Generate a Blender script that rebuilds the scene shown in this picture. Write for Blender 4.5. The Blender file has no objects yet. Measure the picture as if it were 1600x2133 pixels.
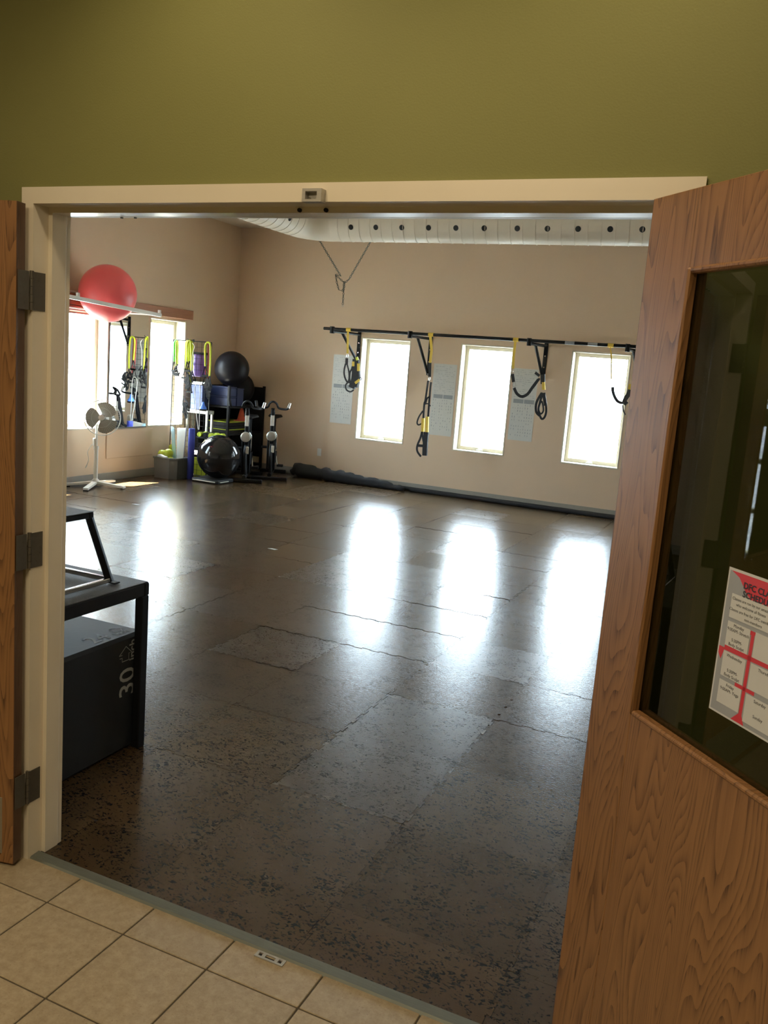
import bpy, math, random
from mathutils import Vector, Matrix
random.seed(7)
sc = bpy.context.scene
col = sc.collection
PI = math.pi

# ------------------------------------------------------------------ camera
RC = Matrix(((0.9085607, 0.4105762, 0.0771010), (0.1379754, -0.1207201, -0.9830511), (-0.3943097, 0.9037997, -0.1663310)))
CAM = Vector((2.08199, -1.99739, 1.73585)); FPX = 1782.96
cd = bpy.data.cameras.new('camera'); cam = bpy.data.objects.new('camera', cd); col.objects.link(cam)
m3 = Matrix((RC[0], -RC[1], -RC[2])).transposed()
cam.matrix_world = Matrix.Translation(CAM) @ m3.to_4x4()
cd.sensor_fit = 'VERTICAL'; cd.sensor_height = 36; cd.lens = 36 * FPX / 2133; cd.clip_start = .05; cd.clip_end = 300
sc.camera = cam

# ------------------------------------------------------------------ world, sun, lights, exposure
w = bpy.data.worlds.new('world'); sc.world = w; w.use_nodes = True
bg = w.node_tree.nodes['Background']; bg.inputs[0].default_value = (.74, .86, 1.0, 1); bg.inputs[1].default_value = 37
def light(name, kind, loc, energy, colr, rot=None, **kw):
    l = bpy.data.lights.new(name, kind); l.energy = energy; l.color = colr
    for k, v in kw.items(): setattr(l, k, v)
    o = bpy.data.objects.new(name, l); o.location = loc
    if rot: o.rotation_euler = rot
    col.objects.link(o); return o
sd = Vector((.36, .32, -1)).normalized()
sun = light('sun', 'SUN', (-20, -20, 30), 280, (1, .95, .85), angle=.009)
sun.rotation_euler = sd.to_track_quat('-Z', 'Y').to_euler()
WARM = (1, .80, .53)
light('hall_downlight', 'SPOT', (.72, -.62, 3.14), 27, WARM, (math.radians(14), 0, 0), spot_size=2.2, spot_blend=.8, shadow_soft_size=.09)
light('hall_downlight', 'SPOT', (1.75, -.62, 3.14), 27, WARM, (math.radians(14), 0, 0), spot_size=2.2, spot_blend=.8, shadow_soft_size=.09)
light('hall_fill_light', 'AREA', (.9, -2.7, 3.15), 54, WARM, shape='RECTANGLE', size=1.2, size_y=.6)  # unseen overhead fill lights, added to raise the hall's ambient light
light('hall_fill_light', 'AREA', (-2.4, -2.6, 3.15), 26, WARM, shape='RECTANGLE', size=1.2, size_y=.6)
sc.view_settings.view_transform = 'Standard'; sc.view_settings.look = 'None'
sc.view_settings.exposure = 0; sc.view_settings.gamma = 1; sc.view_settings.use_curve_mapping = False

# ------------------------------------------------------------------ helpers
def ray(u, v): return RC.transposed() @ Vector(((u - 800) / FPX, (v - 1066.5) / FPX, 1))
def AX(u, v, x): d = ray(u, v); return CAM + d * ((x - CAM.x) / d.x)      # a sight line met with the plane x = const
def AY(u, v, y): d = ray(u, v); return CAM + d * ((y - CAM.y) / d.y)
def AZ(u, v, z): d = ray(u, v); return CAM + d * ((z - CAM.z) / d.z)
def V(*a): return Vector(a)

class MB:
    def __init__(s): s.v = []; s.f = []; s.sm = []
    def add(s, vs, fs, smooth=False):
        b = len(s.v); s.v += [tuple(p) for p in vs]
        for f in fs: s.f.append([b + i for i in f]); s.sm.append(smooth)
        return s
    def box(s, a, b, M=None):
        x0, y0, z0 = [min(a[i], b[i]) for i in range(3)]; x1, y1, z1 = [max(a[i], b[i]) for i in range(3)]
        vs = [V(x, y, z) for z in (z0, z1) for y in (y0, y1) for x in (x0, x1)]
        if M: vs = [M @ p for p in vs]
        return s.add(vs, [(0, 2, 3, 1), (4, 5, 7, 6), (0, 1, 5, 4), (2, 6, 7, 3), (0, 4, 6, 2), (1, 3, 7, 5)])
    def bbox(s, a, b, r=.005, M=None):      # box with chamfered edges
        lo = [min(a[i], b[i]) for i in range(3)]; hi = [max(a[i], b[i]) for i in range(3)]
        r = min(r, *[(hi[i] - lo[i]) * .45 for i in range(3)])
        vs = []; idx = {}
        for sx in (0, 1):
            for sy in (0, 1):
                for sz in (0, 1):
                    sg = (sx, sy, sz)
                    for ax in range(3):
                        p = []
                        for i in range(3):
                            e = hi[i] if sg[i] else lo[i]
                            if i != ax: e += -r if sg[i] else r
                            p.append(e)
                        idx[(sg, ax)] = len(vs); vs.append(V(*p))
        fs = []
        for ax in range(3):
            o = [i for i in range(3) if i != ax]
            for sd_ in (0, 1):
                q = []
                for c in ((0, 0), (1, 0), (1, 1), (0, 1)):
                    g = [0, 0, 0]; g[ax] = sd_; g[o[0]] = c[0]; g[o[1]] = c[1]; q.append(idx[(tuple(g), ax)])
                fs.append(q)
            for c in ((0, 0), (1, 0), (1, 1), (0, 1)):
                g0 = [0, 0, 0]; g0[o[0]] = c[0]; g0[o[1]] = c[1]; g1 = list(g0); g1[ax] = 1
                fs.append([idx[(tuple(g0), o[0])], idx[(tuple(g1), o[0])], idx[(tuple(g1), o[1])], idx[(tuple(g0), o[1])]])
        for sx in (0, 1):
            for sy in (0, 1):
                for sz in (0, 1): fs.append([idx[((sx, sy, sz), a_)] for a_ in range(3)])
        if M: vs = [M @ p for p in vs]
        return s.add(vs, fs)
    def tube(s, pts, r, n=8, closed=False, caps=True, flat=None):
        # r: number or list; flat=(width, thick, normal) makes a ribbon-like section
        pts = [Vector(p) for p in pts]; N = len(pts); rr = r if isinstance(r, (list, tuple)) else [r] * N
        T = []
        for i in range(N):
            a = pts[(i - 1) % N] if (closed or i > 0) else pts[0]; b = pts[(i + 1) % N] if (closed or i < N - 1) else pts[-1]
            t = (b - a); T.append(t.normalized() if t.length > 1e-9 else V(0, 0, 1))
        up = V(0, 0, 1) if abs(T[0].z) < .9 else V(0, 1, 0)
        if flat: up = Vector(flat[2])
        vs = []; u = up
        for i in range(N):
            if flat: a = T[i].cross(up)
            else:
                u = u - T[i] * u.dot(T[i]); u = u.normalized() if u.length > 1e-6 else V(1, 0, 0); a = T[i].cross(u)
            a = a.normalized() if a.length > 1e-6 else V(1, 0, 0)
            b = a.cross(T[i]).normalized() if flat else u
            for k in range(n):
                an = 2 * PI * (k + .5) / n
                if flat: vs.append(pts[i] + a * math.copysign(flat[0] / 2, math.cos(an)) + b * math.copysign(flat[1] / 2, math.sin(an)))
                else: vs.append(pts[i] + (a * math.cos(an) + b * math.sin(an)) * rr[i])
        fs = []
        for i in range(N if closed else N - 1):
            j = (i + 1) % N
            for k in range(n): fs.append((i * n + k, i * n + (k + 1) % n, j * n + (k + 1) % n, j * n + k))
        s.add(vs, fs, not flat)
        if caps and not closed: s.add(vs[:n], [tuple(range(n))[::-1]]); s.add(vs[-n:], [tuple(range(n))])
        return s
    def strap(s, pts, wd, th=.004, nrm=(0, 1, 0), closed=False): return s.tube(pts, 0, 4, closed, True, (wd, th, nrm))
    def cyl(s, a, b, r, n=16, r2=None):
        return s.tube([a, b], [r, r if r2 is None else r2], n)
    def lathe(s, prof, c=(0, 0, 0), n=24, M=None):   # prof: (radius, z)
        c = Vector(c); vs = []
        for (r, z) in prof:
            for k in range(n): vs.append(c + V(r * math.cos(2 * PI * k / n), r * math.sin(2 * PI * k / n), z))
        if M: vs = [M @ p for p in vs]
        fs = []
        for i in range(len(prof) - 1):
            for k in range(n): fs.append((i * n + k, i * n + (k + 1) % n, (i + 1) * n + (k + 1) % n, (i + 1) * n + k))
        s.add(vs, fs, True); s.add(vs[:n], [tuple(range(n))[::-1]]); s.add(vs[-n:], [tuple(range(n))])
        return s
    def ball(s, c, r, n=32, m=20, sq=1.0, ribs=0):
        pr_ = []
        for i in range(m + 1):
            t = PI * i / m; t = min(max(t, .02), PI - .02)
            k = 1 - (.006 if ribs and (i % 3 == 0) and 2 < i < m - 2 else 0)
            pr_.append((r * k * math.sin(t), -r * sq * k * math.cos(t)))
        return s.lathe(pr_, c, n)
    def poly(s, pts, n, th):    # extrude polygon pts along n by th
        pts = [Vector(p) for p in pts]; n = Vector(n).normalized() * th; k = len(pts)
        return s.add(pts + [p + n for p in pts], [tuple(range(k))[::-1], tuple(range(k, 2 * k))] + [(i, (i + 1) % k, (i + 1) % k + k, i + k) for i in range(k)])
    def mesh(s, name, m):
        me = bpy.data.meshes.new(name); me.from_pydata(s.v, [], s.f)
        for p, q in zip(me.polygons, s.sm): p.use_smooth = q
        import bmesh
        b = bmesh.new(); b.from_mesh(me); bmesh.ops.recalc_face_normals(b, faces=b.faces); b.to_mesh(me); b.free()
        me.materials.append(m); return me
    def build(s, name, m, parent=None, world=True):
        return link(name, s.mesh(name, m), parent, world)
def link(name, me, parent=None, world=True):
    o = bpy.data.objects.new(name, me); col.objects.link(o)
    if parent:
        o.parent = parent
        if world: o.matrix_parent_inverse = wm(parent).inverted()
    return o
def wm(o):
    m = Matrix.LocRotScale(o.location, o.rotation_euler, o.scale)
    return (wm(o.parent) @ o.matrix_parent_inverse @ m) if o.parent else m
def tag(o, label=None, cat=None, group=None, kind=None):
    if label: o['label'] = label
    if cat: o['category'] = cat
    if group: o['group'] = group
    if kind: o['kind'] = kind
    return o
def thing(name, loc, label, cat, rz=0, group=None):
    o = bpy.data.objects.new(name, None); o.location = loc; o.rotation_euler = (0, 0, rz); o.empty_display_size = .1
    col.objects.link(o); return tag(o, label, cat, group)
def struct(o): o['kind'] = 'structure'; return o
def copy_tree(o, parent=None):
    c = o.copy(); col.objects.link(c)
    if parent: c.parent = parent
    for ch in [x for x in KIDS(o)]: copy_tree(ch, c)
    return c
def KIDS(o): return [x for x in bpy.data.objects if x.parent == o]
def smooth_curve(pts, n=6, closed=False):
    P = [Vector(p) for p in pts]; out = []; N = len(P)
    rng = range(N if closed else N - 1)
    for i in rng:
        if closed: a, b, c, d = P[(i - 1) % N], P[i], P[(i + 1) % N], P[(i + 2) % N]
        else: a, b, c, d = P[max(i - 1, 0)], P[i], P[i + 1], P[min(i + 2, N - 1)]
        for k in range(n):
            t = k / n
            out.append(.5 * ((2 * b) + (c - a) * t + (2 * a - 5 * b + 4 * c - d) * t * t + (3 * b - 3 * c + d - a) * t ** 3))
    if not closed: out.append(P[-1])
    return out
def text(s, size, M, m, parent, name='lettering', ext=.0004, align='LEFT', bold=0):
    cu = bpy.data.curves.new(name, 'FONT'); cu.body = s; cu.size = size; cu.extrude = ext; cu.align_x = align; cu.resolution_u = 3; cu.offset = bold
    t = bpy.data.objects.new('tmp', cu); col.objects.link(t)
    bpy.context.view_layer.update()
    me = bpy.data.meshes.new_from_object(t.evaluated_get(bpy.context.evaluated_depsgraph_get()))
    bpy.data.objects.remove(t); me.transform(M); me.materials.clear(); me.materials.append(m)
    return link(name, me, parent)
def frame_mat(o, x, y):   # matrix: local x,y axes to world, origin o
    x = Vector(x).normalized(); y = Vector(y).normalized(); z = x.cross(y)
    return Matrix.Translation(Vector(o)) @ Matrix((x, y, z)).transposed().to_4x4()

# ------------------------------------------------------------------ materials
def mat(name, c, rough=.6, metal=0, var=0, scale=8, bump=0, bscale=60, spec=.5, coat=0, detail=4, stretch=None, trans=0):
    m = bpy.data.materials.new(name); m.use_nodes = True; nt = m.node_tree; N = nt.nodes; L = nt.links
    b = N['Principled BSDF']; b.inputs['Base Color'].default_value = (*c, 1); b.inputs['Roughness'].default_value = rough
    b.inputs['Metallic'].default_value = metal; b.inputs['Specular IOR Level'].default_value = spec
    b.inputs['Coat Weight'].default_value = coat
    if trans: b.inputs['Transmission Weight'].default_value = trans
    tc = N.new('ShaderNodeTexCoord'); src = tc.outputs['Object']
    if stretch:
        mp = N.new('ShaderNodeMapping'); mp.inputs['Scale'].default_value = stretch; L.new(src, mp.inputs[0]); src = mp.outputs[0]
    if var:
        n = N.new('ShaderNodeTexNoise'); n.inputs['Scale'].default_value = scale; n.inputs['Detail'].default_value = detail; L.new(src, n.inputs['Vector'])
        mx = N.new('ShaderNodeMix'); mx.data_type = 'RGBA'
        mx.inputs[6].default_value = (*[x * (1 - var) for x in c], 1); mx.inputs[7].default_value = (*[min(1, x * (1 + var)) for x in c], 1)
        L.new(n.outputs['Fac'], mx.inputs[0]); L.new(mx.outputs[2], b.inputs['Base Color'])
    if bump:
        n2 = N.new('ShaderNodeTexNoise'); n2.inputs['Scale'].default_value = bscale; n2.inputs['Detail'].default_value = 3; L.new(src, n2.inputs['Vector'])
        bp = N.new('ShaderNodeBump'); bp.inputs['Strength'].default_value = bump; bp.inputs['Distance'].default_value = .002
        L.new(n2.outputs['Fac'], bp.inputs['Height']); L.new(bp.outputs[0], b.inputs['Normal'])
    return m
M = {}
M['green'] = mat('olive_wall_paint', (.205, .203, .062), .75, var=.05, scale=3, bump=.25, bscale=220)
M['beige'] = mat('beige_wall_paint', (.69, .53, .378), .8, var=.04, scale=2, bump=.15, bscale=180)
M['ceil'] = mat('ceiling_paint', (.76, .68, .56), .85, var=.04, scale=40)
M['cream'] = mat('cream_gloss_enamel', (.72, .65, .51), .33, var=.04, scale=6, coat=.2)
M['winframe'] = mat('cream_window_paint', (.66, .60, .48), .45, var=.04, scale=9)
M['white'] = mat('white_plastic', (.74, .72, .66), .4, var=.03)
M['duct'] = mat('white_painted_metal', (.78, .70, .575), .42, var=.03, scale=5)
M['black'] = mat('black_powder_coat', (.009, .009, .010), .55, spec=.18, var=.2, scale=30)
M['blackfab'] = mat('black_webbing', (.022, .023, .026), .85, var=.2, scale=60)
M['blackrub'] = mat('black_rubber', (.010, .010, .011), .65, spec=.25, var=.2, scale=20)
M['hole'] = mat('dark_opening', (.008, .008, .008), .8, var=.1)
M['steel'] = mat('brushed_steel', (.45, .43, .38), .42, .55, var=.15, scale=40, stretch=(1, 1, 12))
M['hinge'] = mat('dull_bronze_steel', (.10, .09, .07), .45, .4, var=.15, scale=60)
M['chrome'] = mat('bright_metal', (.75, .75, .75), .2, 1, var=.03)
M['alu'] = mat('dull_aluminium', (.15, .165, .14), .5, .3, var=.2, scale=20, stretch=(1, 12, 12))
M['yellow'] = mat('yellow_webbing', (.72, .50, .07), .75, var=.1, scale=50)
M['neon'] = mat('neon_yellow_tubing', (.62, .70, .03), .45, var=.06, scale=20)
M['lime'] = mat('green_tubing', (.05, .34, .03), .45, var=.06, scale=20)
M['red'] = mat('red_tubing', (.35, .03, .03), .5, var=.1)
M['pink'] = mat('coral_red_vinyl', (.80, .115, .13), .38, var=.03, scale=4)
M['slick'] = mat('glossy_black_vinyl', (.008, .008, .009), .10, var=.1, spec=.42)
M['mattball'] = mat('dark_grey_vinyl', (.009, .008, .011), .40, spec=.16, var=.1)
M['paper'] = mat('white_paper', (.62, .62, .58), .35, var=.05, scale=30, coat=.3)
M['ink'] = mat('dark_ink', (.03, .03, .035), .6, var=.1)
M['greyink'] = mat('pale_grey_ink', (.30, .32, .33), .5, var=.15, scale=60)
M['blue'] = mat('blue_plastic', (.010, .021, .085), .5, var=.1)
M['brightblue'] = mat('bright_blue_plastic', (.07, .22, .80), .4, var=.08)
M['navy'] = mat('navy_foam', (.025, .04, .30), .7, var=.1)
M['sky'] = mat('pale_blue_cloth', (.45, .68, .80), .8, var=.06)
M['purple'] = mat('purple_vinyl', (.16, .07, .36), .4, var=.35, scale=14)
M['tote'] = mat('grey_tote_plastic', (.125, .125, .115), .5, var=.08)
M['orange'] = mat('orange_red_plastic', (.60, .09, .04), .5, var=.08)
M['limeplastic'] = mat('lime_plastic', (.42, .50, .03), .45, var=.08)
M['cove'] = mat('grey_green_cove_base', (.30, .285, .245), .5, var=.05)
M['valance'] = mat('brown_wood_valance', (.30, .125, .06), .45, var=.25, scale=14, stretch=(1, .3, 6))
M['foam'] = mat('black_vinyl_foam', (.014, .016, .018), .55, spec=.35, var=.15, scale=8, bump=.25, bscale=30)
M['greyprint'] = mat('grey_print', (.34, .35, .35), .6, var=.05)
M['grout'] = mat('dark_grout', (.09, .075, .05), .9, var=.2, scale=60)
M['subfloor'] = mat('subfloor', (.02, .018, .016), .9, var=.2)
M['concrete'] = mat('outside_concrete', (.42, .42, .40), .9, var=.12, scale=2)
M['redprint'] = mat('red_print', (.62, .035, .045), .5, var=.04)
M['silverprint'] = mat('grey_print_ground', (.33, .34, .34), .5, var=.06)
M['cardgrip'] = mat('knurled_grip_tape', (.05, .05, .048), .55, var=.5, scale=160, bump=.8, bscale=220)
M['fanblade'] = mat('translucent_grey_plastic', (.22, .205, .17), .45, var=.04)
M['kick'] = mat('satin_kick_plate', (.36, .33, .27), .42, .7, var=.06)

def glass(name, tint, refl):
    m = bpy.data.materials.new(name); m.use_nodes = True; nt = m.node_tree; N = nt.nodes; L = nt.links
    N.remove(N['Principled BSDF']); out = N['Material Output']
    t = N.new('ShaderNodeBsdfTransparent'); t.inputs[0].default_value = (*tint, 1)
    g = N.new('ShaderNodeBsdfGlossy'); g.inputs['Roughness'].default_value = .01
    lw = N.new('ShaderNodeFresnel'); lw.inputs[0].default_value = 1.5
    ge = N.new('ShaderNodeNewGeometry'); fb_ = N.new('ShaderNodeMath'); fb_.operation = 'MULTIPLY_ADD'; fb_.inputs[1].default_value = -refl; fb_.inputs[2].default_value = refl; L.new(ge.outputs['Backfacing'], fb_.inputs[0]); fb_.use_clamp = False; mxx = N.new('ShaderNodeMath'); mxx.operation = 'MAXIMUM'; mxx.inputs[1].default_value = 0
    mu = N.new('ShaderNodeMath'); mu.operation = 'MULTIPLY'; L.new(fb_.outputs[0], mxx.inputs[0]); L.new(mxx.outputs[0], mu.inputs[1]); L.new(lw.outputs[0], mu.inputs[0])
    mx = N.new('ShaderNodeMixShader'); L.new(mu.outputs[0], mx.inputs[0]); L.new(t.outputs[0], mx.inputs[1]); L.new(g.outputs[0], mx.inputs[2])
    L.new(mx.outputs[0], out.inputs[0]); return m
M['glass'] = glass('window_glass', (.92, .95, .94), 1.0)
M['doorglass'] = glass('tinted_door_glass', (.62, .66, .62), 1.8)
mm = mat('mirror_silver', (.86, .88, .86), .0, 1); M['mirror'] = mm

def oak(name, base, dark):
    m = mat(name, base, .42, coat=.15); nt = m.node_tree; N = nt.nodes; L = nt.links; b = N['Principled BSDF']
    tc = N.new('ShaderNodeTexCoord')
    mp = N.new('ShaderNodeMapping'); mp.inputs['Scale'].default_value = (1, 1, .11); L.new(tc.outputs['Object'], mp.inputs[0])
    n0 = N.new('ShaderNodeTexNoise'); n0.inputs['Scale'].default_value = 4.5; n0.inputs['Detail'].default_value = 2; L.new(mp.outputs[0], n0.inputs['Vector'])
    mu = N.new('ShaderNodeMath'); mu.operation = 'MULTIPLY'; mu.inputs[1].default_value = 64; L.new(n0.outputs['Fac'], mu.inputs[0])
    fr = N.new('ShaderNodeMath'); fr.operation = 'FRACT'; L.new(mu.outputs[0], fr.inputs[0])
    pw = N.new('ShaderNodeMath'); pw.operation = 'POWER'; pw.inputs[1].default_value = 2.4; L.new(fr.outputs[0], pw.inputs[0])
    mp2 = N.new('ShaderNodeMapping'); mp2.inputs['Scale'].default_value = (1, 1, .035); L.new(tc.outputs['Object'], mp2.inputs[0])
    n1 = N.new('ShaderNodeTexNoise'); n1.inputs['Scale'].default_value = 260; n1.inputs['Detail'].default_value = 3; L.new(mp2.outputs[0], n1.inputs['Vector'])
    r1 = N.new('ShaderNodeValToRGB'); r1.color_ramp.elements[0].position = .50; r1.color_ramp.elements[1].position = .66; L.new(n1.outputs['Fac'], r1.inputs[0])
    m0 = N.new('ShaderNodeMath'); m0.operation = 'MULTIPLY_ADD'; m0.inputs[1].default_value = .55; m0.inputs[2].default_value = .35; L.new(r1.outputs[0], m0.inputs[0])
    m1 = N.new('ShaderNodeMath'); m1.operation = 'MULTIPLY'; L.new(pw.outputs[0], m1.inputs[0]); L.new(m0.outputs[0], m1.inputs[1])
    n2 = N.new('ShaderNodeTexNoise'); n2.inputs['Scale'].default_value = 90; n2.inputs['Detail'].default_value = 2; L.new(mp2.outputs[0], n2.inputs['Vector'])
    ma = N.new('ShaderNodeMath'); ma.operation = 'MULTIPLY_ADD'; ma.inputs[1].default_value = .45; L.new(n2.outputs['Fac'], ma.inputs[0]); L.new(m1.outputs[0], ma.inputs[2])
    mx = N.new('ShaderNodeMix'); mx.data_type = 'RGBA'; mx.inputs[6].default_value = (*base, 1); mx.inputs[7].default_value = (*dark, 1)
    L.new(ma.outputs[0], mx.inputs[0]); L.new(mx.outputs[2], b.inputs['Base Color'])
    return m
M['oak'] = oak('oak_veneer', (.345, .168, .060), (.07, .029, .011))
M['oakdark'] = oak('oak_door_edge', (.13, .065, .03), (.05, .024, .012))

def tile_mat():
    m = mat('ceramic_floor_tile', (.42, .34, .215), .5); nt = m.node_tree; N = nt.nodes; L = nt.links; b = N['Principled BSDF']
    g = N.new('ShaderNodeNewGeometry')
    n = N.new('ShaderNodeTexNoise'); n.inputs['Scale'].default_value = 34; n.inputs['Detail'].default_value = 8; n.inputs['Roughness'].default_value = .75; L.new(g.outputs['Position'], n.inputs['Vector'])
    r = N.new('ShaderNodeValToRGB'); e = r.color_ramp.elements; e[0].position = .32; e[0].color = (.31, .24, .145, 1); e[1].position = .62; e[1].color = (.43, .35, .225, 1)
    L.new(n.outputs['Fac'], r.inputs[0])
    n3 = N.new('ShaderNodeTexNoise'); n3.inputs['Scale'].default_value = 130; n3.inputs['Detail'].default_value = 2; L.new(g.outputs['Position'], n3.inputs['Vector'])
    r3 = N.new('ShaderNodeValToRGB'); r3.color_ramp.elements[0].position = .62; r3.color_ramp.elements[1].position = .75; L.new(n3.outputs['Fac'], r3.inputs[0])
    mx0 = N.new('ShaderNodeMix'); mx0.data_type = 'RGBA'; mx0.inputs[7].default_value = (.27, .20, .12, 1); L.new(r3.outputs[0], mx0.inputs[0]); L.new(r.outputs[0], mx0.inputs[6])
    oi = N.new('ShaderNodeObjectInfo'); hv = N.new('ShaderNodeHueSaturation'); mr = N.new('ShaderNodeMapRange'); mr.inputs[3].default_value = .94; mr.inputs[4].default_value = 1.06
    L.new(oi.outputs['Random'], mr.inputs[0]); L.new(mr.outputs[0], hv.inputs['Value']); L.new(mx0.outputs[2], hv.inputs['Color']); L.new(hv.outputs[0], b.inputs['Base Color'])
    bp = N.new('ShaderNodeBump'); bp.inputs['Strength'].default_value = .5; bp.inputs['Distance'].default_value = .002; L.new(n.outputs['Fac'], bp.inputs['Height']); L.new(bp.outputs[0], b.inputs['Normal'])
    return m
M['tile'] = tile_mat()
def rubber_mat():
    m = mat('speckled_brown_rubber', (.1, .07, .045), .3, spec=.32); nt = m.node_tree; N = nt.nodes; L = nt.links; b = N['Principled BSDF']
    g = N.new('ShaderNodeNewGeometry'); oi = N.new('ShaderNodeObjectInfo')
    sc_ = N.new('ShaderNodeMapping'); sc_.inputs['Scale'].default_value = (1, 1.5, 1); sc_.inputs['Rotation'].default_value = (0, 0, .25); L.new(g.outputs['Position'], sc_.inputs[0])
    n = N.new('ShaderNodeTexNoise'); n.inputs['Scale'].default_value = 58; n.inputs['Detail'].default_value = 3; n.inputs['Distortion'].default_value = 1.2; L.new(sc_.outputs[0], n.inputs['Vector'])
    n4 = N.new('ShaderNodeTexNoise'); n4.inputs['Scale'].default_value = 9; n4.inputs['Detail'].default_value = 2; L.new(g.outputs['Position'], n4.inputs['Vector'])
    ad = N.new('ShaderNodeMath'); ad.operation = 'MULTIPLY_ADD'; ad.inputs[1].default_value = .34; L.new(n4.outputs['Fac'], ad.inputs[0]); L.new(n.outputs['Fac'], ad.inputs[2])
    r = N.new('ShaderNodeValToRGB'); e = r.color_ramp.elements; e[0].position = .745; e[0].color = (0, 0, 0, 1); e[1].position = .775; e[1].color = (1, 1, 1, 1); L.new(ad.outputs[0], r.inputs[0])
    n2 = N.new('ShaderNodeTexNoise'); n2.inputs['Scale'].default_value = 7; n2.inputs['Detail'].default_value = 5; L.new(g.outputs['Position'], n2.inputs['Vector'])
    mb = N.new('ShaderNodeMix'); mb.data_type = 'RGBA'; mb.inputs[6].default_value = (.050, .030, .013, 1); mb.inputs[7].default_value = (.078, .049, .023, 1); L.new(n2.outputs['Fac'], mb.inputs[0])
    mx = N.new('ShaderNodeMix'); mx.data_type = 'RGBA'; mx.inputs[7].default_value = (.007, .008, .010, 1); L.new(r.outputs[0], mx.inputs[0]); L.new(mb.outputs[2], mx.inputs[6])
    hv = N.new('ShaderNodeHueSaturation'); mr = N.new('ShaderNodeMapRange'); mr.inputs[3].default_value = .80; mr.inputs[4].default_value = 1.15
    L.new(oi.outputs['Random'], mr.inputs[0]); L.new(mr.outputs[0], hv.inputs['Value']); L.new(mx.outputs[2], hv.inputs['Color']); L.new(hv.outputs[0], b.inputs['Base Color'])
    # roughness: differs from tile to tile, with scuffs
    sn = N.new('ShaderNodeMath'); sn.operation = 'MULTIPLY'; sn.inputs[1].default_value = 17.3; L.new(oi.outputs['Random'], sn.inputs[0])
    fr = N.new('ShaderNodeMath'); fr.operation = 'FRACT'; L.new(sn.outputs[0], fr.inputs[0])
    mr2 = N.new('ShaderNodeMapRange'); mr2.inputs[3].default_value = .225; mr2.inputs[4].default_value = .285; L.new(fr.outputs[0], mr2.inputs[0])
    n5 = N.new('ShaderNodeTexNoise'); n5.inputs['Scale'].default_value = 3; n5.inputs['Detail'].default_value = 8; n5.inputs['Roughness'].default_value = .7; L.new(g.outputs['Position'], n5.inputs['Vector'])
    a2 = N.new('ShaderNodeMath'); a2.operation = 'MULTIPLY_ADD'; a2.inputs[1].default_value = .05; L.new(n5.outputs['Fac'], a2.inputs[0]); L.new(mr2.outputs[0], a2.inputs[2])
    rm = N.new('ShaderNodeMath'); rm.operation = 'MULTIPLY_ADD'; rm.inputs[1].default_value = -.03; L.new(r.outputs[0], rm.inputs[0]); L.new(mr2.outputs[0], rm.inputs[2]); L.new(rm.outputs[0], b.inputs['Roughness'])
    rs = N.new('ShaderNodeMath'); rs.operation = 'MULTIPLY_ADD'; rs.inputs[1].default_value = -.17; rs.inputs[2].default_value = .36; L.new(r.outputs[0], rs.inputs[0]); L.new(rs.outputs[0], b.inputs['Specular IOR Level'])
    sp = N.new('ShaderNodeMapping'); sp.inputs['Scale'].default_value = (30, 95, 60); L.new(g.outputs['Position'], sp.inputs[0])
    n6 = N.new('ShaderNodeTexNoise'); n6.inputs['Scale'].default_value = 1.6; n6.inputs['Detail'].default_value = 3; L.new(sp.outputs[0], n6.inputs['Vector'])
    bp = N.new('ShaderNodeBump'); bp.inputs['Strength'].default_value = .5; bp.inputs['Distance'].default_value = .0012; L.new(n6.outputs['Fac'], bp.inputs['Height']); L.new(bp.outputs[0], b.inputs['Normal'])
    return m
M['rubber'] = rubber_mat()

# ------------------------------------------------------------------ dimensions
W = 1.846; H = 2.135; YF = 9.504; XL = -5.68; XR = 4.3; ZC = 3.669; ZH = 3.2; YJ = .128
HXL = -4.4; HXR = 3.6; HYB = -5.2

# ------------------------------------------------------------------ walls
def wall_x(name, m, x0, x1, z0, z1, y0, y1, holes):     # wall running along x, holes (xa, xb, za, zb)
    b = MB(); xs = sorted({x0, x1, *[h[0] for h in holes], *[h[1] for h in holes]})
    for a, c in zip(xs, xs[1:]):
        z = z0
        for h in sorted([h for h in holes if h[0] <= a + 1e-6 and h[1] >= c - 1e-6], key=lambda h: h[2]):
            if h[2] > z + 1e-6: b.box((a, y0, z), (c, y1, h[2]))
            z = h[3]
        if z < z1: b.box((a, y0, z), (c, y1, z1))
    return struct(b.build(name, m))
def wall_y(name, m, y0, y1, z0, z1, x0, x1, holes):
    b = MB(); ys = sorted({y0, y1, *[h[0] for h in holes], *[h[1] for h in holes]})
    for a, c in zip(ys, ys[1:]):
        z = z0
        for h in sorted([h for h in holes if h[0] <= a + 1e-6 and h[1] >= c - 1e-6], key=lambda h: h[2]):
            if h[2] > z + 1e-6: b.box((x0, a, z), (x1, c, h[2]))
            z = h[3]
        if z < z1: b.box((x0, a, z), (x1, c, z1))
    return struct(b.build(name, m))
FW = [(-3.505, -2.722), (-1.960, -1.203), (-.409, .363), (1.14, 1.92)]; FZ = (.648, 2.143)
LW = [(2.73, 3.51), (4.30, 5.08), (5.87, 6.65), (7.44, 8.22)]; LZ = (.68, 2.16)
HW_ = [(-3.15, -2.85, .55, 2.5)]
wall_x('wall_back', M['beige'], XL - .26, XR + .2, 0, ZC, YF, YF + .26, [(a, b, *FZ) for a, b in FW])
wall_y('wall_left', M['beige'], .125, YF, 0, ZC, XL - .26, XL, [(a, b, *LZ) for a, b in LW])
wall_y('wall_right', M['beige'], .06, YF + .2, 0, ZC, XR, XR + .2, [])
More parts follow.
